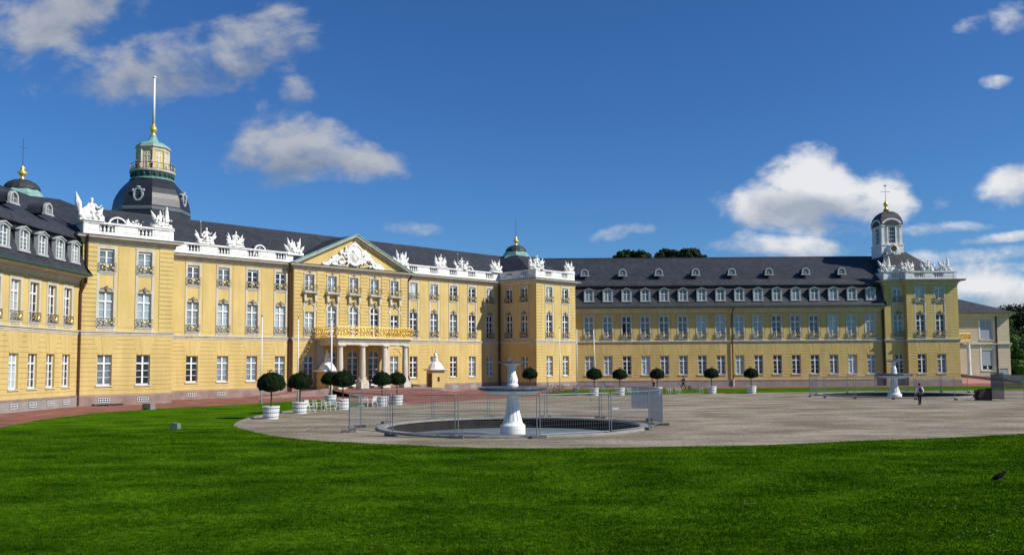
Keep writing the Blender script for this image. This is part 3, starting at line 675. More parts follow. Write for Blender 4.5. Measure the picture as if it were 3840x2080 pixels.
def wing(label, loc, rz, x0, x1, bays, gl, ocs, pipes, rx0, rx1, ux0, ux1):
    W = thing('palace_wing', label, 'building', loc, rz, 'palace side wings')
    b = MB(); ops = sum([bay_ops(x, top=False) for x in bays], [])
    wall(b, x0, x1, 0, 12.2, ops); courses(b, x0, x1, PL, ST0, ops)
    for x in bays: keystones(b, x, 1.3, ZG[1], 6.3)
    for i in range(len(bays)-1):
        c = (bays[i]+bays[i+1])/2; b.box(c-.42, c+.42, -.03, .01, ST1+.3, 11.0)
    b.build('wall', stucco, W)
    for x, g in zip(bays, gl):
        add_window(W, x, ZG[0], 1.3, ZG[1]-ZG[0], g=g[0]); add_window(W, x, ZP[0], 1.3, ZP[1]-ZP[0], g=g[1], rail=1.56)
        place('window_surround', surround_mesh(1.3, (ZP,), 6.82, ZP[1]+.2), W, (x, 0, 0))
        dormer(W, x, -.5, 12.75)
    b = MB(); b.sweep([(x0, 0), (x1, 0)], [(0, 0), (.12, 0), (.12, PL-.12), (.02, PL-.02), (0, PL-.02)]); b.build('plinth', plgrey, W)
    b = MB(); b.sweep([(x0, 0), (x1, 0)], [(0, PL-.119), (.15, PL-.119), (.15, PL+.03), (.04, PL+.06), (0, PL+.06)]); b.build('plinth_cap', plinth_m, W)
    b = MB(); b.sweep([(x0, 0), (x1, 0)], [(0, ST0), (.07, ST0), (.07, ST0+.1), (.12, ST0+.14), (.12, ST0+.27), (.22, ST0+.31), (.22, ST1-.04), (.04, ST1), (0, ST1)]); b.build('string_course', trim, W)
    b = MB(); b.sweep([(rx0, 0), (rx1, 0)], [(0, 11.0), (.1, 11.0), (.14, 11.2), (.3, 11.32), (.32, 11.5), (.8, 11.6), (1.05, 11.68), (0, 11.68)]); b.build('cornice', trim, W)
    b = MB(); b.sweep([(rx0, 0), (rx1, 0)], [(1.0, 11.7), (1.22, 11.74), (1.24, 11.86), (1.05, 11.9), (.85, 12.05), (.62, 12.4), (.45, 12.85), (.15, 13.6), (-.4, 14.95), (-.4, 15.1)]); b.build('lower_roof', slate, W)
    b = MB(); b.sweep([(rx0, 0), (rx1, 0)], [(1.0, 11.62), (1.3, 11.69), (1.32, 11.84), (1.2, 11.84)]); b.build('gutter', coppdark, W)
    b = MB(); b.sweep([(ux0, 0), (ux1, 0)], [(-.7, 14.93), (-.05, 15.0), (-.05, 15.16), (-.2, 15.32), (-.8, 15.9), (-8, 20.15), (-16, 12)])
    b.box(ux0, ux1, 7.9, 8.1, 20.1, 20.25); b.build('upper_roof', slate, W)
    for x in ocs: oculus(W, x, 1.0, 16.75, s=.70, fm=dormer_m)
    for x in pipes:
        pipe(W, [(x, -1.15, 11.7), (x, -1.0, 11.3), (x, -.22, 10.6), (x, -.22, 1.1)]); pipe(W, [(x, -.22, 1.1), (x, -.22, 0)], m=trim, r=.13)
    return W
rb = [3.95+2.793*i for i in range(16)]
rg = ['bm', 'bm', 'dd', 'bm', 'mm', 'mm', 'mb', 'mb', 'bb', 'mb', 'dm', 'dm', 'dm', 'mb', 'bb', 'bb']
ow = [((X-1920)/3200*128.5-7.5) for X in (2194, 2336, 2472, 2610, 2746, 2885, 3023, 3158)]
rightW = wing('long yellow wing with slate mansard roof facing the gravel court on the right', (7.5, 127, 0), 0, 0, 48.2, rb, rg, ow, [25.2], 1.15, 47.9, -3, 52)
basement_windows(rightW, [3.95, 6.74])
# open casement in the third first-floor window
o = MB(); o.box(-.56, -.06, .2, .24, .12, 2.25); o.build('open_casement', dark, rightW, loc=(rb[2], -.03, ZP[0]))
LX = -39.15
lb = [Y-50 for Y in (56.3, 59.0, 61.65, 64.35, 67.05, 69.7, 72.4, 74.95)]
leftW = wing('yellow mansard roofed wing receding along the left edge of the picture', (LX, 50, 0), PI/2, 4, 27.25, lb, ['bb', 'bb', 'bd', 'bm', 'bb', 'dd', 'dd', 'dd'], [7.75, 12.9, 18.05, 23.2], [], 4, 26.75, 4, 33)
basement_windows(leftW, lb)

# ================================================================== END PAVILION with clock lantern
EP = thing('end_pavilion', 'yellow end pavilion with white clock turret at the right end of the wing', 'building', (7.5, 127, 0), 0)
A, Bx, Cx_ = 47.8, 50.75, 58.35; YA, YB = -.55, -1.25
b = MB(); oa = bay_ops(49.75, w=1.25); ob = bay_ops(52.75)+bay_ops(55.65)
facade(b, A, Bx, oa, YA, quoins=((A, A+1.3),)); facade(b, Bx, Cx_, ob, YB, quoins=((Bx, 51.85), (53.65, 54.8), (56.55, Cx_)))
for x, y in ((49.75, YA), (52.75, YB), (55.65, YB)): keystones(b, x, 1.3, ZG[1], 6.3, y)
b.quad((A, YA, 0), (A, YA, 15.2), (A, 1, 15.2), (A, 1, 0)); b.quad((Bx, YB, 0), (Bx, YB, 15.2), (Bx, YA, 15.2), (Bx, YA, 0)); b.quad((Cx_, YB, 0), (Cx_, 14, 0), (Cx_, 14, 15.2), (Cx_, YB, 15.2))
b.quad((A, .5, 11), (A, .5, 15.2), (A, 14, 15.2), (A, 14, 11))
b.build('wall', stucco, EP)
bay(EP, 49.75, YA, gl='dmm', w=1.25); bay(EP, 52.75, YB, gl='ddb'); bay(EP, 55.65, YB, gl='mdb')
ep = [(A, 1), (A, YA), (Bx, YA), (Bx, YB), (Cx_, YB), (Cx_, 14)]; epu = [(A, 14)]+ep[1:]
b = MB(); b.sweep(ep, [(0, 0), (.12, 0), (.12, PL-.12), (.07, PL-.02), (0, PL-.02)]); b.build('plinth', plgrey, EP)
b = MB(); b.sweep(ep, [(0, ST0), (.07, ST0), (.12, ST0+.14), (.12, ST0+.27), (.22, ST0+.31), (.22, ST1-.04), (0, ST1)]); b.build('string_course', trim, EP)
b = MB(); b.sweep(epu, [(-.1, Z1), (.1, Z1), (.16, Z1+.3), (.34, Z1+.36), (.34, Z1+.44), (.85, Z1+.5), (.9, Z1+.62), (.3, Z1+.66), (-.1, Z1+.66)]); b.build('cornice', trim, EP)
b = MB(); b.sweep(epu, [(.28, 15.512), (.93, 15.49), (.95, 15.58), (.1, 15.66), (-.3, 15.66)]); b.build('gutter', lead, EP)
balustrade(EP, [((A, 6), (A, YA), []), ((A, YA), (Bx, YA), [(1.9, 1.3)]), ((Bx, YA), (Bx, YB), []), ((Bx, YB), (Cx_, YB), [(2.0, 1.4), (4.9, 1.4)]), ((Cx_, YB), (Cx_, 6), [(3, 1.4)])])
pipe(EP, [(A-.18, -.2, 11.5), (A-.18, -.2, 0)], r=.12)
hull('roof', [(A+.4, .2, 15.8), (Cx_-.4, -.6, 15.8), (A+.4, 14, 15.8), (Cx_-.4, 14, 15.8), (49.5, 3.2, 20.25), (53, 3.2, 20.25), (49.5, 10, 20.25), (53.0, 10, 20.25)], slate, EP)
# turret: x 49.4..52.6 local
tx, ty, hw, hd = 51.0, 5.0, 1.58, 1.75
t = MB(); t.box(tx-hw-.12, tx+hw+.12, ty-hd-.12, ty+hd+.12, 19.6, 21.35); t.box(tx-hw-.2, tx+hw+.2, ty-hd-.2, ty+hd+.2, 21.35, 21.5)
t.box(tx-hw+.15, tx+hw-.15, ty-hd+.15, ty+hd-.15, 21.5, 25.2)
for sx in (-1, 1):
    for sy in (-1, 1):
        x, y = tx+sx*(hw-.2), ty+sy*(hd-.2); t.box(x-.2, x+.2, y-.2, y+.2, 21.5, 24.3)
        t.box(x-.3, x+.3, y-.3, y+.3, 24.3, 24.55)
for sx in (-.62, .62): t.box(tx+sx*1.0-.1, tx+sx*1.0+.1, ty-hd-.02, ty-hd+.2, 21.5, 24.2)
R = hw+.05
for y0, y1 in ((ty-hd-.12, ty-hd+.3), (ty+hd-.3, ty+hd+.12)):
    for i in range(12):
        a, c = PI*i/12, PI*(i+1)/12
        t.prism([(tx+R*math.cos(a), 24.3+1.25*math.sin(a)), (tx+R*math.cos(c), 24.3+1.25*math.sin(c)), (tx+(R-.3)*math.cos(c), 24.3+1.0*math.sin(c)), (tx+(R-.3)*math.cos(a), 24.3+1.0*math.sin(a))], y0, y1)
    t.prism([(tx+1.3*math.cos(PI*i/12), 24.3+1.05*math.sin(PI*i/12)) for i in range(13)], (y0+y1)/2-.05, (y0+y1)/2+.05)
sv = t.M; t.M = Matrix.Translation((tx, ty, 0)) @ Matrix.Rotation(PI/2, 4, 'Z')
R = hd+.05
for y0, y1 in ((-hw-.12, -hw+.3), (hw-.3, hw+.12)):
    for i in range(12):
        a, c = PI*i/12, PI*(i+1)/12
        t.prism([(R*math.cos(a), 24.3+1.25*math.sin(a)), (R*math.cos(c), 24.3+1.25*math.sin(c)), ((R-.3)*math.cos(c), 24.3+1.0*math.sin(c)), ((R-.3)*math.cos(a), 24.3+1.0*math.sin(a))], y0, y1)
    t.prism([(1.3*math.cos(PI*i/12), 24.3+1.05*math.sin(PI*i/12)) for i in range(13)], (y0+y1)/2-.05, (y0+y1)/2+.05)
t.M = sv
# flared console under the clock
t.prism([(tx-1.2, 19.7), (tx+1.2, 19.7), (tx+.62, 21.35), (tx-.62, 21.35)], ty-hd-.35, ty-hd-.1)
turret = t.build('turret', white, EP)
for rzz, off in ((0, (tx, ty-hd+.13)), (-PI/2, (tx-hw+.13, ty))):
    w_ = MB(); 
    for k in (-1, 1): w_.box(k*.31-.25, k*.31+.25, -.04, .03, 21.75, 24.1)
    g_ = w_.build('turret_window', g_dark, turret, loc=(off[0], off[1], 0), rz=rzz)
    f_ = MB()
    for zz in (22.3, 22.9, 23.5): f_.box(-.56, .56, -.06, -.03, zz-.02, zz+.02)
    for k in (-.31, .31): f_.box(k-.02, k+.02, -.061, -.031, 21.75, 24.1)
    f_.build('window_frame', wpaint, turret, loc=(off[0], off[1], 0), rz=rzz)
k = MB(); k.lathe((0, 0, 0), [(.52, 0), (.52, .08), (.4, .1), (.4, .02)], 24, cap=False); 
ck = MB()
sv = Matrix.Rotation(PI/2, 4, 'X'); ck.M = sv; ck.lathe((0, 0, 0), [(.42, 0), (.42, .05)], 24); 
clock = ck.build('clock', [mat('clock_face', (.02, .02, .02), .5)], turret, loc=(tx, ty-hd-.4, 20.75))
ck = MB(); ck.M = sv
for i in range(12):
    th = PI*2*i/12; ck.box(.33*math.cos(th)-.02, .33*math.cos(th)+.02, .33*math.sin(th)-.02, .33*math.sin(th)+.02, .05, .07)
ck.cyl((0, 0, .075), (.1, .2, .075), .02, .015, 5); ck.cyl((0, 0, .09), (-.26, -.08, .09), .02, .012, 5); ck.build('clock_hands', gold, turret, loc=(tx, ty-hd-.4, 20.75))
ck = MB(); ck.M = sv
for i in range(20):
    th = 2*PI*i/20; ck.ell((.52*math.cos(th), .52*math.sin(th), 0), .1, n=6, m=5)
for dx, dz, a in ((0, .7, .2), (-.22, .62, .13), (.22, .62, .13), (-.45, -.45, .16), (.45, -.45, .16), (0, -.72, .18), (.62, -.1, .12), (-.62, -.1, .12)): ck.ell((dx, dz, 0), (a, a, .1), n=7, m=5)
ck.build('clock_surround', white, turret, loc=(tx, ty-hd-.42, 20.75), smooth=True)
d = MB(); n = 4; prof = [(2.5, 24.5), (2.44, 25.1), (2.2, 25.75), (1.72, 26.35), (1.05, 26.72), (.45, 26.85)]
d.lathe((tx, ty, 0), prof, 4, ph=PI/4, sx=hw/1.64, sy=hd/1.64); d.build('turret_dome', slate, turret)
d = MB(); d.box(tx-.3, tx+.3, ty-.3, ty+.3, 26.6, 27.1); d.build('finial_base', brown, turret)
d = MB(); d.lathe((tx, ty, 27.1), [(.3, 0), (.35, .15), (.15, .35), (.3, .7), (.38, 1.0), (.25, 1.15), (.15, 1.3), (.05, 1.5)], 12); d.build('finial', gold, turret, smooth=True)
d = MB(); d.cyl((tx, ty, 28.4), (tx, ty, 31.3), .035, .02, 5); d.box(tx-.75, tx+.75, ty-.02, ty+.02, 29.95, 30.0); d.box(tx-.25, tx+.2, ty-.02, ty+.02, 30.85, 31.0); d.build('weather_vane', iron, turret)
for x, y, kd, lb_, s_ in ((A+.6, YA+.3, 4, 'white statue group on the left end of the clock pavilion balustrade, before the dark roof', 1.05), (A+1.6, YA+.4, 5, 'small broken looking white statue below the clock turret', 1.0), (Bx+.45, YB+.3, 1, 'white statue group directly below and right of the clock', .95),
                          (54.2, YB+.3, 0, 'white statue group in the middle of the two right bays of the clock pavilion', .9), (56.9, YB+.35, 4, 'white statue group at the far right corner of the clock pavilion', .95)):
    statue(7.5+x, 127+y, bz, kd, lb_, rz=0, s=s_, frame='w')

# ================================================================== TOWER behind
TX, TY = -63.75, 149.8
T = thing('palace_tower', 'octagonal tower with dark dome, green capped lantern and viewing gallery behind the palace', 'tower', (TX, TY, 0))
T.scale = (.92, .92, 1); view = math.atan2(-TY, -TX)      # a vertex of the octagon points at the court
m = MB(); m.lathe((0, 0, 0), [(6.6, 0), (6.6, 26.8), (6.9, 27), (6.9, 27.4)], 8, ph=view); m.build('shaft', stucco, T)
m = MB(); m.lathe((0, 0, 0), [(7.0, 27.4), (7.0, 29.4), (6.98, 31.1), (6.75, 32.4), (6.35, 33.3), (5.75, 34.3), (5.0, 35.2), (4.3, 35.9), (3.95, 36.3), (3.85, 36.6)], 8, ph=view)
m.build('dome', mat('dome_slate', (.024, .027, .035), .36, noise=.3, nscale=1.5, bump=.25, bscale=4, spec=.45), T)
m = MB(); m.lathe((0, 0, 0), [(7.1, 30.3), (7.12, 30.75), (6.95, 30.9)], 8, ph=view, cap=False); m.build('dome_band', lead, T)
m = MB(); m.lathe((0, 0, 0), [(3.9, 36.0), (4.0, 36.4), (3.7, 36.7), (3.95, 37.5), (4.05, 37.6)], 32)
for i in range(24):
    th = 2*PI*i/24; m.ell((3.85*math.cos(th), 3.85*math.sin(th), 37.1), (.2, .2, .35), n=6, m=5)
m.build('gallery_console', coppdark, T)
m = MB(); m.lathe((0, 0, 0), [(3.6, 36.2), (4.05, 36.2), (4.05, 36.4), (3.6, 36.5)], 32); m.build('copper_ring', copper, T)
m = MB(); m.lathe((0, 0, 0), [(3.6, 37.5), (4.05, 37.5), (4.15, 37.7), (4.15, 37.9), (3, 37.9)], 32); m.build('gallery', trim, T)
m = MB(); m.m = 0
for i in range(48):
    th = 2*PI*i/48; c, s = math.cos(th), math.sin(th); m.cyl((3.95*c, 3.95*s, 37.9), (3.95*c, 3.95*s, 39.0), .025, .025, 4)
    th2 = 2*PI*(i+1)/48
    for z in (38.0, 39.0): m.cyl((3.95*c, 3.95*s, z), (3.95*math.cos(th2), 3.95*math.sin(th2), z), .04, .04, 4)
m.m = 1
for i in range(16):
    th = 2*PI*(i+.5)/16; c, s = math.cos(th), math.sin(th); m.ell((3.97*c, 3.97*s, 38.45), (.12, .12, .42), n=6, m=5)
m.build('gallery_railing', [iron, gold], T)
m = MB(); rl = 2.85
m.lathe((0, 0, 0), [(rl, 37.9), (rl, 41.6)], 8, ph=view); m.build('lantern_wall', stucco, T)
m = MB(); m.lathe((0, 0, 0), [(rl+.05, 41.4), (rl+.12, 41.5), (rl+.12, 41.8), (rl+.42, 42.05), (rl+.42, 42.2), (rl, 42.3)], 8, ph=view)
for i in range(8):
    th = view+2*PI*i/8; c, s = math.cos(th), math.sin(th); m.cyl((rl*c, rl*s, 37.9), (rl*c, rl*s, 41.5), .2, .2, 4)
m.build('lantern_cornice', trim, T)
m = MB(); m.lathe((0, 0, 0), [(rl+.25, 42.2), (rl+.15, 42.6), (2.45, 42.9), (1.5, 43.2), (.95, 43.55), (.66, 44.1), (.55, 44.6)], 8, ph=view); m.build('lantern_roof', copper, T)
ap = rl*math.cos(PI/8)
for i in range(8):
    th = view+2*PI*(i+.5)/8; c, s = math.cos(th), math.sin(th)
    add_window(T, (ap+.2)*c, 38.2, 1.15, 2.9, (ap+.2)*s, th+PI/2, 'm', arch=True, bars=3, sill=False)
for dth in (-22.5, 67.5, 157.5):
    th = view+rad(dth); R0 = 6.75*math.cos(PI/8)-.35; e = MB()
    for i in range(18):
        a, b2 = 2*PI*i/18, 2*PI*(i+1)/18
        e.prism([(.95*math.cos(a), 1.2*math.sin(a)), (.95*math.cos(b2), 1.2*math.sin(b2)), (.66*math.cos(b2), .88*math.sin(b2)), (.66*math.cos(a), .88*math.sin(a))], -.45, .6)
    for q in (-1, 1): e.ell((q*1.0, -.3, .7), (.2, .2, .28), n=7, m=5)
    e.box(-.4, .4, -.4, .4, -1.55, -1.1); e.ell((0, -.35, 1.22), (.45, .22, .22), n=8, m=5)
    lk = e.build('oculus', mat('oculus_frame', (.40, .44, .44), .7, noise=.2, nscale=2), T, loc=(R0*math.cos(th), R0*math.sin(th), 32.9), rz=th+PI/2)
    g_ = MB(); g_.prism([(.7*math.cos(2*PI*i/18), .92*math.sin(2*PI*i/18)) for i in range(18)], -.1, 0); g_.build('pane', g_dark, lk)
    g_ = MB(); g_.box(-.025, .025, -.14, -.1, -.88, .88)
    for zz in (-.45, 0, .45): g_.box(-.65, .65, -.142, -.102, zz-.025, zz+.025)
    g_.box(-.37, -.33, -.139, -.1, -.75, .75); g_.box(.33, .37, -.139, -.1, -.75, .75); g_.build('window_frame', wpaint, lk)
    h_ = MB(); h_.prism([(1.05*math.cos(PI*i/10), .1+1.0*math.sin(PI*i/10)) for i in range(11)]+[(-1.0, -.6), (1.0, -.6)], -.1, 1.5); h_.build('oculus_hood', slate, lk)
m = MB(); m.lathe((0, 0, 44.4), [(.55, 0), (.6, .2), (.3, .45), (.5, .8), (.7, 1.2), (.6, 1.6), (.35, 1.8), (.3, 2.2), (.2, 2.3)], 14); m.build('finial', gold, T, smooth=True)
m = MB(); m.cyl((0, 0, 46.6), (0, 0, 55.0), .28, .17, 10); m.ell((0, 0, 55.15), (.36, .36, .25), n=10, m=6); m.build('flagpole', wpaint, T, smooth=True)

# ================================================================== ANNEX (peach house)
AN = thing('annex_house', 'peach coloured two storey house with hipped roof behind the clock pavilion', 'house', (68, 148, 0), 0)
b = MB(); ops = [(6.9, 1.9, 1.9, 5.4), (14.3, 2.0, 1.9, 5.4), (6.9, 2.1, 7.6, 10.4), (14.3, 2.2, 7.2, 10.6)]
wall(b, 0, 18.2, -.3, 12.0, ops); b.quad((18.2, 0, -.3), (18.2, 0, 12), (18.2, 12, 12), (18.2, 12, -.3)); courses(b, 9.4, 18.2, 1.2, 12, ops, 0, clear=.3, h=.5); b.build('wall', peach, AN)
for o in ops:
    w_ = o[1]; h_ = o[3]-o[2]; fm = MB(); fm.box(-w_/2, w_/2, .15, .25, 0, .15); fm.box(-w_/2, -w_/2+.15, .15, .25, 0, h_); fm.box(w_/2-.15, w_/2, .15, .25, 0, h_); fm.box(-.1, .1, .15, .25, 0, h_); wn = fm.build('window', wpaint, AN, loc=(o[0], 0, o[2]))
    pn = MB(); pn.box(-w_/2, w_/2, .26, .3, 0, h_); pn.build('pane', g_dark, wn)
    sh = MB(); n_ = int((h_-(.8 if o[2] < 3 else .05))/.1); 
    for q in range(n_): sh.box(-w_/2+.15, w_/2-.15, .1, .14, h_-.1*(q+1)+.012, h_-.1*q)
    sh.build('roller_shutter', mat('shutter', (.42, .45, .52), .5), wn)
    sl = MB(); sl.box(-w_/2-.2, w_/2+.2, -.15, .1, -.18, -.02); sl.build('sill', trim, wn)
    su = MB()
    for sg in (-1, 1): su.box(sg*(w_/2+.2)-.14, sg*(w_/2+.2)+.14, -.07, 0, -.02, h_+.9 if o[2] < 3 else h_)
    su.build('window_surround', white, wn)
b = MB(); b.sweep([(0, 0), (18.2, 0), (18.2, 12)], [(0, 6.0), (.15, 6.0), (.15, 6.3), (.3, 6.4), (.3, 6.55), (0, 6.6)]); b.build('string_course', trim, AN)
b = MB(); b.sweep([(0, 0), (18.2, 0), (18.2, 12)], [(0, 11.0), (.2, 11.2), (.5, 11.5), (.9, 11.7), (0, 11.75)]); b.build('cornice', trim, AN)
hull('roof', [(-1, -1.1, 11.75), (19.3, -1.1, 11.75), (-1, 13, 11.75), (19.3, 13, 11.75), (-1, 6, 17), (6.5, 6, 16.2), (10.5, 6, 14.8)], slate, AN)
b = MB(); b.box(3.2, 10.2, -2.6, 0, 6.6, 6.95); b.build('balcony', trim, AN)
gold_rail(AN, [(3.3, -2.5), (10.1, -2.5), (10.1, 0)], z=6.95, h=1.3)
for x in (5.0, 9.8):
    b = MB(); b.lathe((x, -2.3, 1.0), [(.4, 0), (.3, .3), (.26, 5.3), (.36, 5.6)], 12); b.build('column', white, AN)
pipe(AN, [(15.9, -.15, 11.3), (15.9, -.15, 1)], r=.13)
b = MB(); b.box(1, 18.5, -3, 0, 0, 1.0); b.build('plinth', plgrey, AN)
rp = thing('garden_ramp', 'pink paved ramp with sloping side wall in front of the peach house', 'ramp', (66, 141, 0), 0)
b = MB(); b.add([(0, 4, 1.02), (8.5, 4, 1.02), (14, -6, .02), (0, -7, .02)], [(0, 3, 2, 1)]); b.build('paving', mat('pink_paving', (.42, .2, .15), .9, noise=.15, nscale=.6), rp)
b = MB(); b.add([(8.5, 4, 0), (14.1, -6, 0), (14.1, -6, .35), (8.5, 4, 1.5), (8.8, 4.1, 0), (14.4, -5.9, 0), (14.4, -5.9, .35), (8.8, 4.1, 1.5)], [(0, 1, 2, 3), (4, 7, 6, 5), (3, 2, 6, 7), (1, 5, 6, 2)]); b.build('side_wall', plinth_m, rp)

# ================================================================== GROUND
f1 = (0.0, 48.2, 7.5); f2 = (40.1, 90.0, 7.9)
H_ = 3.5
def gp(px, py):     # measured ground position from survey of the picture
    d = fw + rt*((px-1920)/3200) - up*((py-1152.5)/3200); t = -H_/d.z; return (d.x*t, d.y*t)
gravel_px = [(885, 1597), (892, 1588), (905, 1580), (954, 1563), (1047, 1547), (1098, 1540), (1180, 1534), (1300, 1527), (1420, 1518), (1500, 1515), (1654, 1507), (1830, 1497), (2007, 1485), (2083, 1481), (2150, 1480), (2600, 1476), (3000, 1470.5), (3600, 1464), (3990, 1461)]
gravel_fr = [(3990, 1618), (3839, 1626), (3300, 1650), (2881, 1667), (2400, 1677), (2090, 1679), (1788, 1677), (1480, 1667), (1192, 1652), (1060, 1637), (961, 1622), (898, 1604)]
def smooth_px(P, it=2):
    for _ in range(it):
        Q = [P[0]]
        for a, b in zip(P, P[1:]): Q += [(a[0]*.75+b[0]*.25, a[1]*.75+b[1]*.25), (a[0]*.25+b[0]*.75, a[1]*.25+b[1]*.75)]
        P = Q+[P[-1]]
    return P
gb = [gp(*p) for p in smooth_px(gravel_px)]; gf = [gp(*p) for p in smooth_px(gravel_fr)]
gf2 = []
for a, b in zip(gf, gf[1:]):
    d_ = math.hypot(b[0]-a[0], b[1]-a[1]); n_ = max(1, int(d_/.35))
    for k in range(n_): t_ = k/n_; gf2.append((a[0]+(b[0]-a[0])*t_+random.uniform(-.07, .07), a[1]+(b[1]-a[1])*t_+random.uniform(-.09, .09)+.12*math.sin(len(gf2)*.23)))
gf = gf2+[gf[-1]]
gravel_poly = gb+gf
red_px = [(0, 1601), (158, 1571), (355, 1547), (552, 1533.5), (700, 1525), (900, 1516), (1090, 1503), (1185, 1500), (1300, 1503), (1390, 1511), (1450, 1516.5)]
gbr = [p for p in gb if gp(1452, 1517)[0] < p[0] < gp(2025, 1484)[0] and p[1] > 70]
red_r = [gp(2040, 1477), gp(2075, 1466), gp(2150, 1459), gp(2600, 1457), gp(3000, 1452), gp(3600, 1447), (74, 118)]
red_poly = [(-41, 25), (-33, 50)]+[gp(*p) for p in red_px]+gbr+red_r+[(74, 146), (-60, 146)]
def circ(c, r, n=64): return [(c[0]+r*math.cos(2*PI*i/n), c[1]+r*math.sin(2*PI*i/n)) for i in range(n)]
c1, c2 = circ(f1, f1[2]-.35), circ(f2, f2[2]-.35)
def pip(p, poly):
    x, y = p; r = False; n = len(poly); j = n-1
    for i in range(n):
        xi, yi = poly[i]; xj, yj = poly[j]
        if (yi > y) != (yj > y) and x < (xj-xi)*(y-yi)/(yj-yi)+xi: r = not r
        j = i
    return r
pts, edges = [], []
def addloop(lp):
    o = len(pts); pts.extend(Vector(p) for p in lp); edges.extend((o+i, o+(i+1) % len(lp)) for i in range(len(lp)))
addloop([(-900, -300), (900, -300), (900, 1500), (-900, 1500)]); addloop(gravel_poly); addloop(red_poly); addloop(c1); addloop(c2)
vo, eo, fo, *_ = delaunay_2d_cdt(pts, edges, [], 0, 1e-4)
cls = {'lawn': [], 'gravel_court': [], 'red_paving': []}
for f in fo:
    c = sum((vo[i] for i in f), Vector((0, 0)))/len(f)
    if pip(c, c1) or pip(c, c2): continue
    k = 'gravel_court' if pip(c, gravel_poly) else ('red_paving' if pip(c, red_poly) else 'lawn'); cls[k].append(f)
for k, fs in cls.items():
    me = bpy.data.meshes.new(k); me.from_pydata([(v.x, v.y, 0) for v in vo], [], fs)
    bm = bmesh.new(); bm.from_mesh(me); bmesh.ops.delete(bm, geom=[v for v in bm.verts if not v.link_faces], context='VERTS'); bm.to_mesh(me); bm.free()
    me.materials.append({'lawn': lawn_m, 'gravel_court': gravel_m, 'red_paving': paving_m}[k]); place(k, me)['kind'] = 'structure'
# kerb between lawn and gravel (low stone edging)
def ribbon(P, w, z, name, m):
    b = MB(); b.sweep(P, [(-w/2, 0), (-w/2, z), (w/2, z), (w/2, 0)]); o = b.build(name, m); o['kind'] = 'structure'
kl = [p for p in gb if p[0] < -9.5]
ribbon(kl, .28, .07, 'kerb', kerb_m)
kr = [p for p in gb if p[0] > gp(2160, 1480)[0]]
ribbon(kr, .2, .06, 'kerb', kerb_m)

# ------------------------------------------------------------------ fountains
def fountain(c, label):
    F_ = thing('fountain', label, 'fountain', (c[0], c[1], 0), 0, 'two tiered white fountains in the gravel court')
    R = c[2]
    b = MB(); b.lathe((0, 0, 0), [(R-.45, .0), (R-.45, .09), (R-.4, .12), (R+.02, .12), (R+.06, .08), (R+.06, -.05)], 72, cap=False); b.build('basin_rim', basin_m, F_)
    b = MB(); b.lathe((0, 0, 0), [(R-.39, -.62), (R-.39, .03)], 72, cap=False); b.build('basin_wall', mat('shaded_wall', (.022, .019, .016), .95, noise=.5, nscale=1.2), F_)  # near-black base colour carries the shade on the basin's inner wall
    b = MB(); b.lathe((0, 0, 0), [(R-.38, -.58), (R-1.0, -.52), (.1, -.52)], 72, cap=False); b.build('pool_floor', water_m, F_)
    b = MB(); b.lathe((0, 0, 0), [(.70, -.56), (.70, .08), (.66, .13), (.54, .25), (.54, .3), (.52, .36)], 40, cap=False); b.build('pedestal', white, F_)
    b = MB(); n = 60; prof = [(.52, .36), (.5, .46), (.43, .7), (.38, .95), (.345, 1.25), (.33, 1.6), (.33, 1.7), (.4, 1.76)]
    vs = []
    for r, z in prof:
        for i in range(n):
            th = 2*PI*i/n; k = 1-(.13 if i % 5 == 0 else 0)*(1 if z < 1.65 else 0); vs.append((r*k*math.cos(th), r*k*math.sin(th), z))
    b.add(vs, [(k*n+i, k*n+(i+1) % n, (k+1)*n+(i+1) % n, (k+1)*n+i) for k in range(len(prof)-1) for i in range(n)]); b.build('shaft', white, F_)
    b = MB(); b.lathe((0, 0, 0), [(.38, 1.74), (1.0, 1.78), (1.35, 1.86), (1.62, 2.03), (1.4, 2.05), (.3, 2.05)], 48); b.build('lower_bowl', white, F_)
    b = MB(); b.lathe((0, 0, 0), [(1.35, 2.04), (1.65, 2.02), (1.84, 2.06), (1.92, 2.14), (1.86, 2.22), (1.5, 2.26), (.5, 2.28), (.3, 2.28)], 64)
    for i in range(20): th = 2*PI*i/20; b.ell((1.86*math.cos(th), 1.86*math.sin(th), 2.15), (.09, .09, .06), n=6, m=4)
    b.build('bowl_lip', lead_lip, F_)
    b = MB(); b.lathe((0, 0, 0), [(.33, 2.26), (.33, 2.36), (.28, 2.4), (.27, 2.46), (.29, 2.6), (.25, 2.82), (.19, 3.0), (.18, 3.25), (.24, 3.4), (.45, 3.5), (.62, 3.56)], 32)
    for i in range(12):
        th = 2*PI*i/12
        for z, a in ((2.53, .03), (2.62, .03), (2.7, .025)): b.ell((.275*math.cos(th+z), .275*math.sin(th+z), z), (a, a, a*1.7), n=6, m=4)
    b.build('upper_shaft', white, F_)
    b = MB(); b.lathe((0, 0, 0), [(.58, 3.55), (.74, 3.57), (.82, 3.61), (.78, 3.65), (.4, 3.64), (.1, 3.65)], 48); b.cyl((0, 0, 3.62), (0, 0, 3.8), .035, .025, 6); b.build('upper_bowl_lip', lead_lip, F_)
    return F_
lead_lip = mat('bowl_metal', (.07, .08, .10), .3, noise=.35, nscale=3, spec=.6)
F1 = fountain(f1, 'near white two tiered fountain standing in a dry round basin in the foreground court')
F2 = fountain(f2, 'far white two tiered fountain in front of the right wing near the clock pavilion')

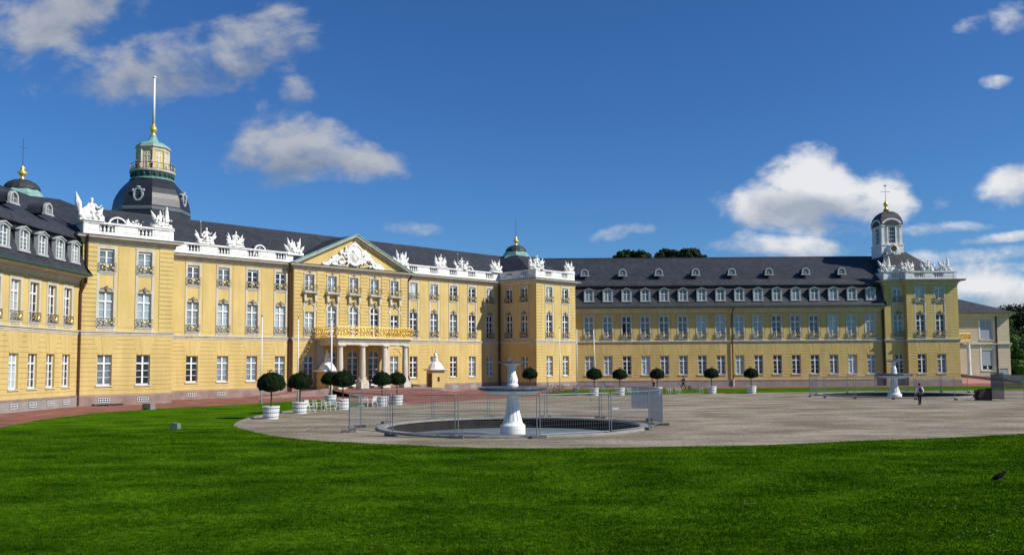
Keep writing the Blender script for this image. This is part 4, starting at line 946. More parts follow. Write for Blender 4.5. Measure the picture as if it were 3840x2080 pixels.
# ------------------------------------------------------------------ site fences
def fence_panel(a, b, label, group, h=2.05, sheet=None, seed=0, midbar=False):
    a = Vector((*a, 0)); b = Vector((*b, 0)); d = b-a; L_ = d.length; rz = math.atan2(d.y, d.x)
    P = thing('site_fence', label, 'fence', a, rz, group)
    f = MB(); g = .1; x0, x1 = .08, L_-.08
    f.tube([(x0, 0, .03), (x0, 0, h)], .024, 8); f.tube([(x1, 0, .03), (x1, 0, h)], .024, 8); f.tube([(x0, 0, h), (x1, 0, h)], .021, 6); f.tube([(x0, 0, g+.08), (x1, 0, g+.08)], .019, 6)
    if midbar: f.tube([(x0, 0, 1.13), (x1, 0, 1.13)], .019, 6)
    f.build('frame', galv, P)
    w = MB(); n = int((x1-x0)/.13)
    for i in range(1, n): x = x0+(x1-x0)*i/n; w.cyl((x, 0, .18), (x, 0, h), .0032, .0032, 3, caps=False)
    for k in range(1, 9): z = .18+(h-.18)*k/9; w.cyl((x0, 0, z), (x1, 0, z), .0028, .0028, 3, caps=False)
    w.build('wire_mesh', galv, P)
    if sheet:
        s = MB(); n = 12
        vs = [(x0+(x1-x0)*i/n*sheet[0]+(x1-x0)*sheet[1], .03+.02*math.sin(i*1.7+seed), z) for z in (sheet[2], h-.02) for i in range(n+1)]
        s.add(vs, [(i, i+1, i+n+2, i+n+1) for i in range(n)]); s.build('banner', sheet[3], P)
    return P
def foot(p, rz, label, group, dx=0):
    b = MB(); b.slab([(-.36, -.12), (.36, -.12), (.36, .12), (-.36, .12)], 0, .05); b.slab([(-.36, -.11), (-.1, -.11), (-.1, .11), (-.36, .11)], .05, .14); b.slab([(.1, -.11), (.36, -.11), (.36, .11), (.1, .11)], .05, .14); b.slab([(-.1, -.11), (.1, -.11), (.1, .11), (-.1, .11)], .05, .11)
    o = b.build('concrete_block', concrete, None, loc=(*p, .001), rz=rz); tag(o, label, 'concrete block', group)
def net(name, col, tr):
    m = mat(name, col, .9, noise=.15, nscale=2); nt = m.node_tree; o = nt.nodes['Material Output']; b = nt.nodes['Principled BSDF']
    t = nt.nodes.new('ShaderNodeBsdfTransparent'); x = nt.nodes.new('ShaderNodeMixShader'); x.inputs[0].default_value = 1-tr
    nt.links.new(t.outputs[0], x.inputs[1]); nt.links.new(b.outputs[0], x.inputs[2]); nt.links.new(x.outputs[0], o.inputs[0]); return m
netg = net('grey_net', (.48, .52, .58), .3); netb = net('blue_grey_net', (.14, .17, .19), .3)
F1P = [(1308, 1620), (1467, 1635), (1712, 1643), (2020, 1643), (2290, 1628), (2436, 1610), (2486, 1594), (2441, 1577), (2252, 1570), (2047, 1567), (1833, 1568), (1623, 1575), (1449, 1587), (1352, 1601)]
fl = ['short left end panel of the near fountain fence, beside the corner feet', 'left front panel of the near fountain fence with an extra middle bar', 'front panel directly before the pedestal of the near fountain', 'front panel just right of the near fountain pedestal',
      'front panel at the right end of the near basin with a small white tag', 'right corner panel of the near fence, partly netted', 'short angled right end panel of the near fence covered in grey netting', 'right rear panel behind the near basin, grey banner hung on it',
      'rear panel behind the near basin carrying a small white tag', 'rear panel just right behind the near fountain shaft', 'rear panel directly behind the near fountain shaft', 'rear panel left of the near fountain shaft', 'left rear panel of the near fence, farthest left at the back', 'short panel closing the left end of the near fence at the back']
P1 = [gp(*p) for p in F1P]; N1 = len(P1)
for i in range(N1):
    sh = {6: (1, 0, .1, netg), 7: (.36, 0, .75, netg)}.get(i)
    fence_panel(P1[i], P1[(i+1) % N1], fl[i], 'site fence panels around the near fountain', sheet=sh, seed=i, midbar=(i == 1))
wtag = MB(); wtag.box(-.16, .16, -.01, .01, 0, .11); tagm = wtag.mesh('white_plate', wpaint)
for (i, t, z, lb_) in ((8, .2, 1.15, 'small white tag clipped on the rear panel of the near fence'), (4, .12, 1.2, 'small white tag on the right front panel of the near fence')):
    a, b = Vector(P1[i]), Vector(P1[(i+1) % N1]); q = a.lerp(b, t); o = place('white_plate', tagm, None, (q.x, q.y-.03, z), 0); tag(o, lb_, 'plate')
ftl = ['at the far left corner of the near fence', 'at the left front of the near basin', 'in front of the near basin left of the pedestal', 'in front of the near basin right of the pedestal', 'at the right front of the near basin, long and low', 'at the right corner of the near fence, longest one',
       'at the far right end under the netted panel', 'behind the netted corner on the right rear', 'behind the basin below the white tag', 'behind the basin right of the shaft', 'behind the basin just left of the shaft', 'behind the basin at left rear', 'left rear, the largest looking of the rear feet', 'at the left end beside the doubled posts']
for i, p in enumerate(P1):
    a = P1[i-1]; b = P1[(i+1) % N1]; foot(p, math.atan2(b[1]-a[1], b[0]-a[0])+PI/2*(i in (0, 6, 13)), 'concrete fence foot '+ftl[i], 'concrete fence feet around the near fountain')
F2a = [(3037, 1487), (3093, 1491), (3207, 1494), (3350, 1497), (3434, 1498), (3585, 1499)]; F2b = [(3037, 1487), (3062, 1481), (3178, 1474), (3283, 1471), (3398, 1470), (3530, 1470), (3633, 1471)]
g2 = 'site fence panels around the far fountain'
l2 = ['left front corner panel of the far fountain fence', 'front left panel of the far fence, left of the man walking', 'front panel left of the far fountain pedestal', 'front panel at the far fountain pedestal, left of the walking man', 'front panel right of the walking man at the far fountain']
for i in range(5): fence_panel(gp(*F2a[i]), gp(*F2a[i+1]), l2[i], g2)
l2 = ['very short left end panel of the far fountain fence', 'left rear panel of the far fence with bright top rail', 'rear panel of the far fence left of the far shaft', 'rear panel directly behind the far fountain shaft', 'rear panel behind the far fountain right of its shaft', 'rearmost right panel of the far fence before the ramp']
for i in range(6): fence_panel(gp(*F2b[i]), gp(*F2b[i+1]), l2[i], g2)
l3 = ['at the left corner', 'at the left front', 'before the left half of the basin', 'before the pedestal', 'beside the walking man', 'at the right front']
for i, p in enumerate(F2a): foot(gp(*p), 1.2, 'concrete foot of the far fountain fence '+l3[i], 'concrete fence feet around the far fountain')
l3 = ['at the left rear', 'behind the basin at left', 'behind the basin left of the shaft', 'behind the basin right of the shaft', 'behind the basin at right', 'at the right rear near the pink ramp']
for i, p in enumerate(F2b[1:]): foot(gp(*p), 1.2, 'concrete foot of the far fountain fence '+l3[i], 'concrete fence feet around the far fountain')
q = [gp(3716, 1499), gp(3762, 1501), gp(3845, 1503), gp(3990, 1505)]
fence_panel(q[0], (q[0][0]+.6, q[0][1]-1.2), 'narrow dark netted fence panel seen edge on behind the black stack', 'netted site fence at the right edge', h=2.45, sheet=(1, 0, .1, netb))
fence_panel(q[0], q[2], 'netted fence panel at the right edge with blue grey banner across its top', 'netted site fence at the right edge', h=2.3, sheet=(1, 0, 1.15, netb))
fence_panel(q[2], q[3], 'last netted fence panel running out of the right edge', 'netted site fence at the right edge', h=2.3, sheet=(1, 0, 1.15, netb))
b = MB(); rr = random.Random(2)
for k in range(7): o_ = rr.uniform(-.08, .08); b.box(-.6+o_, .5+o_, -.4, .4, k*.13, k*.13+.115)
b.box(.45, .68, -.3, .3, 0, 1.08); b.box(-.3, .3, -.3, .3, .91, 1.0)
o = b.build('black_stack', blackm, None, loc=(*gp(3686, 1500), .002), rz=.1); tag(o, 'stack of black rubber mats and feet left of the netted fence', 'stack')

# ------------------------------------------------------------------ potted bay trees
def bay_crown(seed):
    g = np.random.default_rng(seed); N = 5200
    th = g.uniform(0, 2*PI, N); cz = g.uniform(-.62, 1, N); rr = g.uniform(.86, 1.03, N)**.5
    bump_ = 1+.05*np.sin(th*5+seed)*np.cos(cz*6+seed)+.03*np.sin(th*11)
    sxy = np.sqrt(1-cz**2); x = .92*sxy*np.cos(th)*rr*bump_; y = .92*sxy*np.sin(th)*rr*bump_; z = np.where(cz > 0, cz*.80, cz*.62)*rr*bump_
    k = 60; x[:k] = g.normal(.0, .12, k)-.1; y[:k] = g.normal(0, .12, k); z[:k] = g.uniform(.75, .98, k)
    c = np.stack([x, y, z], 1); n = c/np.linalg.norm(c, axis=1)[:, None]+g.normal(0, .45, (N, 3)); n /= np.linalg.norm(n, axis=1)[:, None]
    a = np.cross(n, g.normal(0, 1, (N, 3))); a /= np.linalg.norm(a, axis=1)[:, None]; b_ = np.cross(n, a); s = g.uniform(.035, .06, N)[:, None]
    V = np.stack([c-a*s*1.4, c+b_*s*.6, c+a*s*1.4, c-b_*s*.6], 1).reshape(-1, 3)
    m_ = MB(); m_.ell((0, 0, .06), (.84, .84, .60), n=20, m=12)
    vs = [tuple(v) for v in m_.v]+[tuple(v) for v in V]; o = len(m_.v); fs = m_.f+[(o+4*i, o+4*i+1, o+4*i+2, o+4*i+3) for i in range(N)]
    me = bpy.data.meshes.new('crown'); me.from_pydata(vs, [], fs); me.materials.append(bay_leaf); me.update(); return me
BC = [bay_crown(s) for s in (1, 2, 3)]
b = MB(); n = 24
for i in range(n):
    a0, a1 = 2*PI*i/n+.02, 2*PI*(i+1)/n-.02; r0_, r1_ = .49, .57
    b.add([(r0_*math.cos(a0), r0_*math.sin(a0), 0), (r0_*math.cos(a1), r0_*math.sin(a1), 0), (r1_*math.cos(a1), r1_*math.sin(a1), .85), (r1_*math.cos(a0), r1_*math.sin(a0), .85), (r1_*.9*math.cos(a1), r1_*.9*math.sin(a1), .85), (r1_*.9*math.cos(a0), r1_*.9*math.sin(a0), .85)], [(0, 1, 2, 3), (3, 2, 4, 5)])
b.lathe((0, 0, 0), [(.47, 0), (.53, .78), (.1, .78)], 24, cap=False); tubm = b.mesh('tub', wpaint)
b = MB()
for z in (.14, .42, .7): r_ = .49+.08*z/.85; b.lathe((0, 0, z), [(r_+.004, -.022), (r_+.012, -.02), (r_+.012, .02), (r_+.004, .022)], 24, cap=False)
hoopm = b.mesh('hoop', mat('hoop_iron', (.09, .10, .12), .5))
b = MB(); b.cyl((0, 0, .75), (.02, 0, 1.3), .055, .05, 8); b.cyl((.02, 0, 1.3), (0, 0, 1.9), .05, .045, 8); trunkm = b.mesh('trunk', bark)
TR = [((1016, 1569), 1.0, 'leftmost and nearest round bay tree in a white tub, with sprigs on top'), ((1124, 1549), .93, 'round bay tree in a white tub, second from left beside the white chairs'), ((1238, 1515), .88, 'bay tree in a white tub in front of the left sentry box, half hidden'),
      ((1286, 1534), .98, 'bay tree in a white tub right of the row of white chairs'), ((1432, 1522), .9, 'bay tree before the portico columns, left of the closest pair'), ((1488, 1516), .86, 'bay tree before the portico, right one of the overlapping pair'),
      ((1988, 1477), .96, 'bay tree behind the near fountain bowl, before the shaded pavilion face'), ((2229, 1482), .95, 'bay tree at the left end of the right wing, beside the leaning flagpole'), ((2325, 1481), .88, 'bay tree left of the grey netted fence corner, beside white chairs'),
      ((2465, 1479), .88, 'bay tree with a person standing behind its trunk'), ((2669, 1475), .88, 'bay tree between the walking man with backpack and the middle downpipe'), ((2818, 1474), .86, 'rightmost bay tree in a white tub before the right wing')]
for i, (p, s, lb_) in enumerate(TR):
    t = thing('potted_bay_tree', lb_, 'potted tree', (*gp(*p), 0), i*1.3, 'round bay trees in white tubs')
    place('tub', tubm, t); place('hoop', hoopm, t); place('trunk', trunkm, t); place('crown', BC[i % 3], t, (0, 0, 1.55+.72*s), i*2.1 if i else 0, s*(1.0 if i else .98))

# ------------------------------------------------------------------ chairs
def chair_parts():
    f = MB()
    for sx in (-.26, .26):
        f.tube([(sx, -.28, 0), (sx*.95, -.22, .42), (sx, -.24, .64), (sx*1.02, .12, .66), (sx*.9, .22, .60)], .016, 5)
        f.tube([(sx, .34, 0), (sx*.92, .2, .42), (sx*.85, .3, .86)], .016, 5)
    f.tube([(-.22, .3, .86), (.22, .3, .86)], .016, 5); f.tube([(-.25, -.22, .42), (.25, -.22, .42)], .016, 5); f.tube([(-.24, .2, .42), (.24, .2, .42)], .016, 5)
    s = MB(); 
    for i in range(9): y = -.22+.42*i/8; s.box(-.24, .24, y-.018, y+.018, .425, .437)
    for i in range(5): x = -.22+.11*i; s.box(x-.012, x+.012, -.22, .2, .418, .424)
    b = MB()
    for i in range(9): z = .5+.36*i/8; y = .215+.085*i/8; b.box(-.2, .2, y-.006, y+.006, z-.016, z+.016)
    for i in range(5): x = -.18+.09*i; b.cyl((x, .212, .48), (x, .30, .86), .01, .01, 4)
    return f, s, b
cf, cs, cb = chair_parts(); greenp = mat('green_paint', (.12, .30, .18), .5)
CM = {k: (cf.mesh('frame', m_), cs.mesh('seat', m_), cb.mesh('backrest', m_)) for k, m_ in (('w', wpaint), ('g', greenp))}
CH = [((1160, 1543), 1.1, 'w', 'white garden chair at the left end of the row, against the second tub'), ((1188, 1541), 2.5, 'w', 'white garden chair second from the left in the row between two tubs'), ((1222, 1540), 2.4, 'w', 'white garden chair in the middle of the row between two tubs'), ((1258, 1538), 2.7, 'w', 'white garden chair at the right end of the row, touching the tub'),
      ((1362, 1526), 2.3, 'w', 'white chair at the left of three behind the near fence corner'), ((1380, 1525), 2.5, 'w', 'white chair in the middle of three behind the near fence corner'), ((1398, 1524), 4.0, 'w', 'white chair at the right of three, facing the tub'),
      ((2362, 1480), 2.6, 'w', 'white chair left of the grey banner, left one of a pair'), ((2385, 1480), 2.8, 'w', 'white chair left of the grey banner, right one of the pair'), ((2511, 1477), 2.5, 'w', 'white chair right of the netted panel, left of two alone on the court'), ((2543, 1477), 2.5, 'w', 'white chair nearest the walking man with backpack'),
      ((2592, 1474), 2.2, 'g', 'green chair right of the walking man on the grass strip'), ((2625, 1474), 2.2, 'w', 'pale chair between the green chair and a tub'), ((2268, 1474), .6, 'g', 'green chair between two tubs on the grass strip')]
for p, rz, k, lb_ in CH:
    t = thing('garden_chair', lb_, 'chair', (*gp(*p), 0), rz, 'metal garden chairs along the court edge')
    for nm, me in zip(('frame', 'seat', 'backrest'), CM[k]): place(nm, me, t)

# ------------------------------------------------------------------ sentry boxes
def sentry(loc, rz, label, opening):
    S_ = thing('sentry_box', label, 'sentry box', loc, rz, 'sentry boxes beside the entrance')
    b = MB(); w = .85; H2 = 2.75
    b.box(-w-.03, -w+.22, -w, w, 0, H2); b.box(w-.22, w+.03, -w, w, 0, H2); b.box(-w+.22, w-.22, w-.15, w, 0, H2); b.box(-w+.22, w-.22, -w, w-.15, 2.35, H2)
    for x in (-w-.06, w-.17): b.box(x, x+.23, -w-.05, -w, .3, H2-.15)
    b.build('box', stucco, S_)
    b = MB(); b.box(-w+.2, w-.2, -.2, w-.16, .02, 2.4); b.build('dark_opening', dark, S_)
    b = MB(); b.box(w+.03, w+.05, -.14, .14, 1.35, 1.95); b.build('side_window', dark, S_)
    b = MB(); b.box(-w-.12, w+.12, -w-.12, w+.12, 0, .22); b.build('base', trim, S_)
    b = MB(); b.box(-w-.3, w+.3, -w-.3, w+.3, H2, H2+.1); b.box(-w-.42, w+.42, -w-.42, w+.42, H2+.1, H2+.2)
    b.lathe((0, 0, H2+.2), [(w+.22, 0), (w+.2, .12), (w+.08, .35), (w-.12, .65), (.5, .92), (.28, 1.02), (.24, 1.12)], 12); b.build('dome_roof', white, S_)
    r = MB(); r.ell((0, 0, .12), (.3, .28, .2)); r.ell((.02, 0, .4), (.22, .2, .3)); r.ell((-.05, -.02, .68), (.17, .16, .2)); r.cyl((-.05, 0, .8), (.1, 0, 1.05), .09, .05, 7); r.ell((.1, 0, 1.02), (.11, .08, .08)); r.ell((.18, -.05, .5), (.12, .12, .12)); r.ell((-.2, -.05, .25), (.14, .14, .14))
    place('helmet_finial', remesh(r.mesh('f', white), .035, 'helmet_finial', white), S_, (0, 0, H2+1.2), 0, 1.3)
lx, ly = gp(1226, 1481); rx, ry = gp(1633, 1466)
c = math.cos(PI/4)
def on_front(px, y):        # point on a plane at inward distance y of the main facade seen at px
    k_ = (px-1920)/3200; a_ = CX-c*y; b_ = CY+c*y; t = (k_*b_-a_)/(c*(1-k_)); return (a_+c*t, b_+c*t)
sentry((lx, ly, 0), rad(135), 'yellow sentry box with white dome left of the portico, partly behind bay trees', True)
sentry((*on_front(1633, -3.6), 0), rad(-60), 'yellow sentry box with white dome right of the portico, standing free', True)

# ------------------------------------------------------------------ flagpoles
fpm = {}
def pole(p, h, label, lean=(0, 0), r=.075):
    b = MB(); b.cyl((0, 0, 0), (lean[0], lean[1], h), r, r*.6, 10); o = thing('flagpole', label, 'flagpole', (*gp(*p), 0), 0, 'bare white flagpoles'); b.build('pole', wpaint, o, smooth=True)
    k_ = MB(); k_.ell((lean[0], lean[1], h+.05), .08, n=8, m=6); k_.build('cap', brown, o)
    k_ = MB(); k_.cyl((0, 0, 0), (0, 0, .35), r*1.7, r*1.5, 10); k_.build('base_sleeve', galv, o)
pole((979, 1513), 8.1, 'bare white flagpole left of the others, beside the nearest bay tree')
pole((1116, 1506), 8.1, 'bare white flagpole before the brown downpipe left of the portico')
pole((1242, 1500), 8.1, 'thicker white flagpole in front of the left sentry box', r=.1)
pole((2100, 1463), 8.2, 'bare white flagpole before the sunlit right pavilion')
pole((2165, 1461), 8.2, 'bare white flagpole at the corner of right pavilion and wing')
pole((2235, 1458), 8.2, 'slightly leaning white flagpole before the right wing', lean=(-.25, 0))

# ------------------------------------------------------------------ bicycles
def bicycle(loc, rz, label, col):
    B_ = thing('bicycle', label, 'bicycle', loc, rz, 'bicycles parked before the right pavilion')
    fm_ = mat('bike_'+col[0], col[1], .4)
    for x in (-.52, .52):
        w = MB(); pts_ = [(x+.34*math.cos(t), 0, .34+.34*math.sin(t)) for t in [2*PI*k/18 for k in range(19)]]; w.tube(pts_, .018, 5)
        wo = w.build('wheel', blackm, B_); s = MB()
        for k in range(8): t = PI*k/8; s.cyl((x-.33*math.cos(t), 0, .34-.33*math.sin(t)), (x+.33*math.cos(t), 0, .34+.33*math.sin(t)), .003, .003, 3)
        s.build('spokes', galv, wo)
    f = MB(); f.tube([(-.52, 0, .34), (-.1, 0, .3), (.38, 0, .78), (-.18, 0, .78), (-.1, 0, .3)], .02, 6); f.tube([(-.52, 0, .34), (-.18, 0, .78), (-.2, 0, .9)], .016, 6); f.tube([(.52, 0, .34), (.38, 0, .78), (.35, 0, 1.0)], .02, 6); f.build('frame', fm_, B_)
    f = MB(); f.ell((-.22, 0, .93), (.14, .07, .04)); f.build('saddle', blackm, B_)
    f = MB(); f.tube([(.25, -.28, .98), (.36, -.1, 1.02), (.36, .1, 1.02), (.25, .28, .98)], .016, 5); f.build('handlebar', galv, B_)
    f = MB(); f.tube([(-.86, -.02, .4), (-.8, -.02, .62), (-.55, -.02, .72), (-.3, -.02, .66)], .02, 4); f.build('mudguard', galv, B_)
bicycle((*gp(2053, 1474), 0), .35, 'light coloured bicycle leftmost of the parked ones', ('silver', (.5, .5, .5)))
bicycle((*gp(2072, 1472), 0), 1.0, 'red bicycle behind the leftmost light one', ('red', (.3, .03, .02)))
bicycle((*gp(2098, 1475), 0), .15, 'dark bicycle by the flagpole before the right pavilion', ('dark', (.03, .03, .05)))
bicycle((*gp(2152, 1477), 0), 1.2, 'dark bicycle seen from behind near the pavilion corner', ('black', (.02, .02, .02)))
bicycle((*gp(2168, 1475), 0), .7, 'grey bicycle rightmost of the parked ones', ('grey', (.2, .2, .2)))

# ------------------------------------------------------------------ people
skinm = mat('skin', (.45, .26, .18), .6); hairm = mat('hair_dark', (.02, .014, .01), .7); black_cl = mat('black_cloth', (.012, .012, .015), .85); white_cl = mat('white_cloth', (.85, .85, .87), .8); navy = mat('navy_pack', (.03, .03, .07), .7); blue_cl = mat('blue_cloth', (.12, .2, .35), .8)
def person(loc, rz, label, top, legs, step=.25, h=1.75, pack=None, arms=((.0, .25), (.0, -.2)), bag_side=None):
    """faces -y locally; origin at feet"""
    Pn = thing('person', label, 'person', loc, rz); s = h/1.75
    hip = .92; L = [(0, 0, hip+.03), (0, 0, 1.15), (0, 0, 1.38), (0, 0, 1.47), (0, -.01, 1.56), (0, -.015, 1.66)]
    vs = list(L); es = [(0, 1), (1, 2), (2, 3), (3, 4), (4, 5)]; rs = [(.14, .10), (.125, .09), (.15, .10), .055, .085, .085]
    for sg, st in ((-1, step), (1, -step)):
        k = len(vs); vs += [(sg*.09, 0, hip-.05), (sg*.1, -st*.45-.03, .5), (sg*.1, -st if st > 0 else -st*1.1, .09), (sg*.11, (-st if st > 0 else -st*1.1)-.15, .035)]; es += [(0, k), (k, k+1), (k+1, k+2), (k+2, k+3)]; rs += [.09, .062, .045, .04]
    for (sg, (ax, ay)) in zip((-1, 1), arms):
        k = len(vs); vs += [(sg*.19, 0, 1.38), (sg*.25, ay*.4+.02, 1.12), (sg*.24+ax, -abs(ay)*.5-.08 if ay < 0 else ay*.2-.05, .9 if ax == 0 else 1.25), (sg*.24+ax, (-abs(ay)*.5-.14 if ay < 0 else ay*.2-.1), .80 if ax == 0 else 1.3)]
        es += [(2, k), (k, k+1), (k+1, k+2), (k+2, k+3)]; rs += [.06, .045, .034, .038]
    def X(l): return [(x*s, y*s, z*s) for x, y, z in l]
    body = place('body', skin(X(vs), es, [tuple(q*s for q in r) if hasattr(r, '__len__') else r*s for r in rs], 'body', skinm), Pn)
    # face: nose, eyes
    f = MB(); f.ell((0, -.105*s, 1.62*s), (.012, .02, .025), n=6, m=4)
    f.build('nose', skinm, Pn)
    # shirt
    v2 = X([vs[0], vs[1], vs[2]]+vs[14:17]+vs[18:21]); es2 = [(0, 1), (1, 2), (2, 3), (3, 4), (4, 5), (2, 6), (6, 7), (7, 8)]
    rs2 = [(.165, .12), (.15, .11), (.175, .12), .08, .062, .05, .08, .062, .05]
    place('shirt', skin(v2, es2, [tuple(q*s for q in r) if hasattr(r, '__len__') else r*s for r in rs2], 'shirt', top), Pn)
    v3 = X([(0, 0, hip+.02), vs[6], vs[7], vs[8], vs[10], vs[11], vs[12]]); es3 = [(0, 1), (1, 2), (2, 3), (0, 4), (4, 5), (5, 6)]; rs3 = [(.16, .12), .11, .082, .065, .11, .082, .065]
    place('trousers', skin(v3, es3, [tuple(q*s for q in r) if hasattr(r, '__len__') else r*s for r in rs3], 'trousers', legs), Pn)
    f = MB(); f.ell((0, .015*s, 1.675*s), (.1*s, .108*s, .1*s), n=12, m=8); f.ell((0, .05*s, 1.6*s), (.085*s, .07*s, .09*s)); f.build('hair', hairm, Pn, smooth=True)
    f = MB()
    for a in (vs[9], vs[13]): f.ell((a[0]*s, (a[1]+.06)*s, .045*s), (.055*s, .14*s, .05*s))
    f.build('shoes', black_cl, Pn, smooth=True)
    if pack:
        f = MB(); f.ell((0, .2*s, 1.22*s), (.15*s, .11*s, .24*s), n=12, m=8); 
        for sg in (-1, 1): f.tube([(sg*.1*s, .15*s, 1.42*s), (sg*.11*s, -.02*s, 1.47*s), (sg*.12*s, -.13*s, 1.3*s), (sg*.12*s, -.05, 1.05*s)], .02*s, 5)
        f.build('backpack', pack, Pn, smooth=True)
    return Pn
person((*gp(3450, 1517), 0), PI, 'person in white shirt and black trousers with dark backpack walking away at the far fountain', white_cl, black_cl, step=.12, pack=navy)
person((*gp(2563, 1457), 0), -PI/2, 'person in black with a grey backpack walking left along the right wing', black_cl, black_cl, step=.32, pack=mat('grey_pack', (.12, .13, .15), .8), arms=((.02, -.45), (.0, -.2)), h=1.72)
person((*gp(2451, 1455), 0), .4, 'person in dark trousers hidden behind the crown of a bay tree', mat('pink_cloth', (.45, .2, .18), .8), black_cl, step=.05, h=1.7)
for th, lb_, tp in ((-3, 'person in light blue shirt leaning on the tower gallery railing at the centre', mat('pale_shirt', (.45, .52, .6), .8)), (-52, 'person in dark clothes at the left side of the tower gallery', black_cl), (62, 'person at the right side of the tower gallery in dark top', mat('maroon_cloth', (.1, .03, .03), .8))):
    a_ = view+rad(th); person((TX+3.35*math.cos(a_), TY+3.35*math.sin(a_), 37.9), a_+PI/2, lb_, tp, black_cl, step=.03)

# ------------------------------------------------------------------ crow
r = MB(); sk = [(-.24, 0, .035), (-.12, 0, .07), (0, 0, .12), (.1, 0, .19), (.15, 0, .235), (.19, 0, .25)]
crow = thing('crow', 'black crow standing on the lawn near the right edge', 'bird', (*gp(3752, 1798), 0), .1)
place('body', skin(sk, [(i, i+1) for i in range(5)], [(.018, .03), (.05, .045), (.082, .075), (.06, .055), (.042, .042), (.032, .03)], 'body', mat('crow_feather', (.004, .004, .005), .8, spec=.1), 2), crow)
f = MB(); f.cyl((.2, 0, .248), (.262, 0, .215), .016, .003, 6); f.build('beak', iron, crow)
for sg in (-1, 1):
    f = MB(); f.ell((-.05, sg*.065, .12), (.17, .018, .055), Matrix.Rotation(-.45, 3, 'Y')); f.build('wing', MATS['crow_feather'], crow, smooth=True)
    f = MB(); f.tube([(.02, sg*.03, .08), (.02, sg*.03, 0.01), (.06, sg*.035, 0.005)], .006, 4); f.build('leg', iron, crow)

# ------------------------------------------------------------------ small ground things
b = MB(); b.slab([(-.33, -.25), (.33, -.25), (.33, .25), (-.33, .25)], 0, .05); b.prism([(-.3, .05), (.33, .05), (.3, .38), (-.12, .42), (-.26, .3)], -.22, .22)
o = b.build('utility_box', mat('green_box', (.13, .21, .145), .6, noise=.15, nscale=4), None, loc=(*gp(656, 1608), 0), rz=-.2); o.scale = (.8, .8, .85); tag(o, 'small green utility box standing in the lawn at the left', 'utility box')
b = MB(); b.box(-.3, .45, -.3, .3, .12, .5); b.box(.1, .45, -.3, .3, 0, .12); b.box(-.35, -.2, -.3, .3, 0, .4); b.ell((-.4, 0, .2), (.16, .25, .18))
o = b.build('stone_floodlight', mat('weathered_stone', (.25, .23, .2), .9, noise=.4, nscale=5), None, loc=(*gp(556, 1534), 0), rz=-.3); tag(o, 'small grey stone housing at the lawn edge before the left pavilion', 'floodlight')
h = thing('cellar_grate', 'flat grey metal grate lying on the red paving under the left pavilion window', 'grate', (*gp(405, 1519), 0), PI/4)
b = MB(); b.box(-1.3, 1.3, -.45, .45, .12, .17); b.build('cover', mat('grate_metal', (.2, .22, .25), .4, metal=.4), h)
b = MB()
for x in (-1.2, 0, 1.2): b.box(x-.05, x+.05, -.4, .4, 0, .12)
b.build('support', concrete, h)
ib = thing('info_board', 'small white notice board in front of the dark trees at the right', 'notice board', (*[(3757-1920)/3200*138, 138], 0), 0)
b = MB(); b.box(-.75, -.65, -.05, .05, 0, 2.3); b.box(.65, .75, -.05, .05, 0, 2.3); b.box(-.85, .85, -.1, .1, 2.3, 2.5); b.build('frame', trim, ib)
b = MB(); b.box(-.65, .65, -.03, .03, .8, 2.3); b.build('panel', mat('board_panel', (.35, .4, .42), .5, noise=.2, nscale=2), ib)

# ------------------------------------------------------------------ trees
def leaf_tree(name, loc, H, R, label, lm, seed, trunk_h, group, N=9000, ls=.4, clumps=16, shape=1.0, conical=False, csz=1.0):
    g = np.random.default_rng(seed); t = thing(name, label, 'tree', loc, 0, group)
    b = MB(); b.cyl((0, 0, 0), (0, 0, trunk_h), .45, .3, 10); b.cyl((0, 0, trunk_h), (.3, 0, H*.8), .3, .08, 8)
    C = []
    for k in range(clumps):
        zz = g.uniform(0, 1); 
        if conical: rmax = R*(1-zz)**.6*.85; z = trunk_h*.4+(H-trunk_h*.4)*zz*.94
        else: rmax = R*math.sqrt(max(.05, 1-(2*zz-1)**2))*.75; z = trunk_h+(H-trunk_h)*(.12+.76*zz)
        th = g.uniform(0, 2*PI); r = rmax*math.sqrt(g.uniform(.15, 1)); C.append((r*math.cos(th), r*math.sin(th), z, g.uniform(.24, .42)*R*(.7 if conical else csz)))
        if k < 10: b.cyl((0, 0, min(z, trunk_h+ (H-trunk_h)*.3)), (C[-1][0], C[-1][1], z), .13, .04, 6)
    b.build('trunk', bark, t); C = np.array(C); w = C[:, 3]**2; idx = g.choice(len(C), N, p=w/w.sum())
    d = g.normal(0, 1, (N, 3)); d /= np.linalg.norm(d, axis=1)[:, None]; rr_ = g.uniform(.35, 1.08, N)**.6
    c = C[idx, :3]+d*(rr_*C[idx, 3])[:, None]*np.array([1, 1, .78])
    n = d+g.normal(0, .6, (N, 3)); n /= np.linalg.norm(n, axis=1)[:, None]; a = np.cross(n, g.normal(0, 1, (N, 3))); a /= np.linalg.norm(a, axis=1)[:, None]; b_ = np.cross(n, a); s = g.uniform(.5, 1, N)[:, None]*ls
    V = np.stack([c-a*s, c+b_*s*.55, c+a*s, c-b_*s*.55], 1).reshape(-1, 3)
    me = bpy.data.meshes.new('crown'); me.from_pydata(V.tolist(), [], np.arange(4*N).reshape(-1, 4).tolist()); me.materials.append(lm); me.update(); place('crown', me, t); return t
gtr = 'trees rising behind the right wing roof'
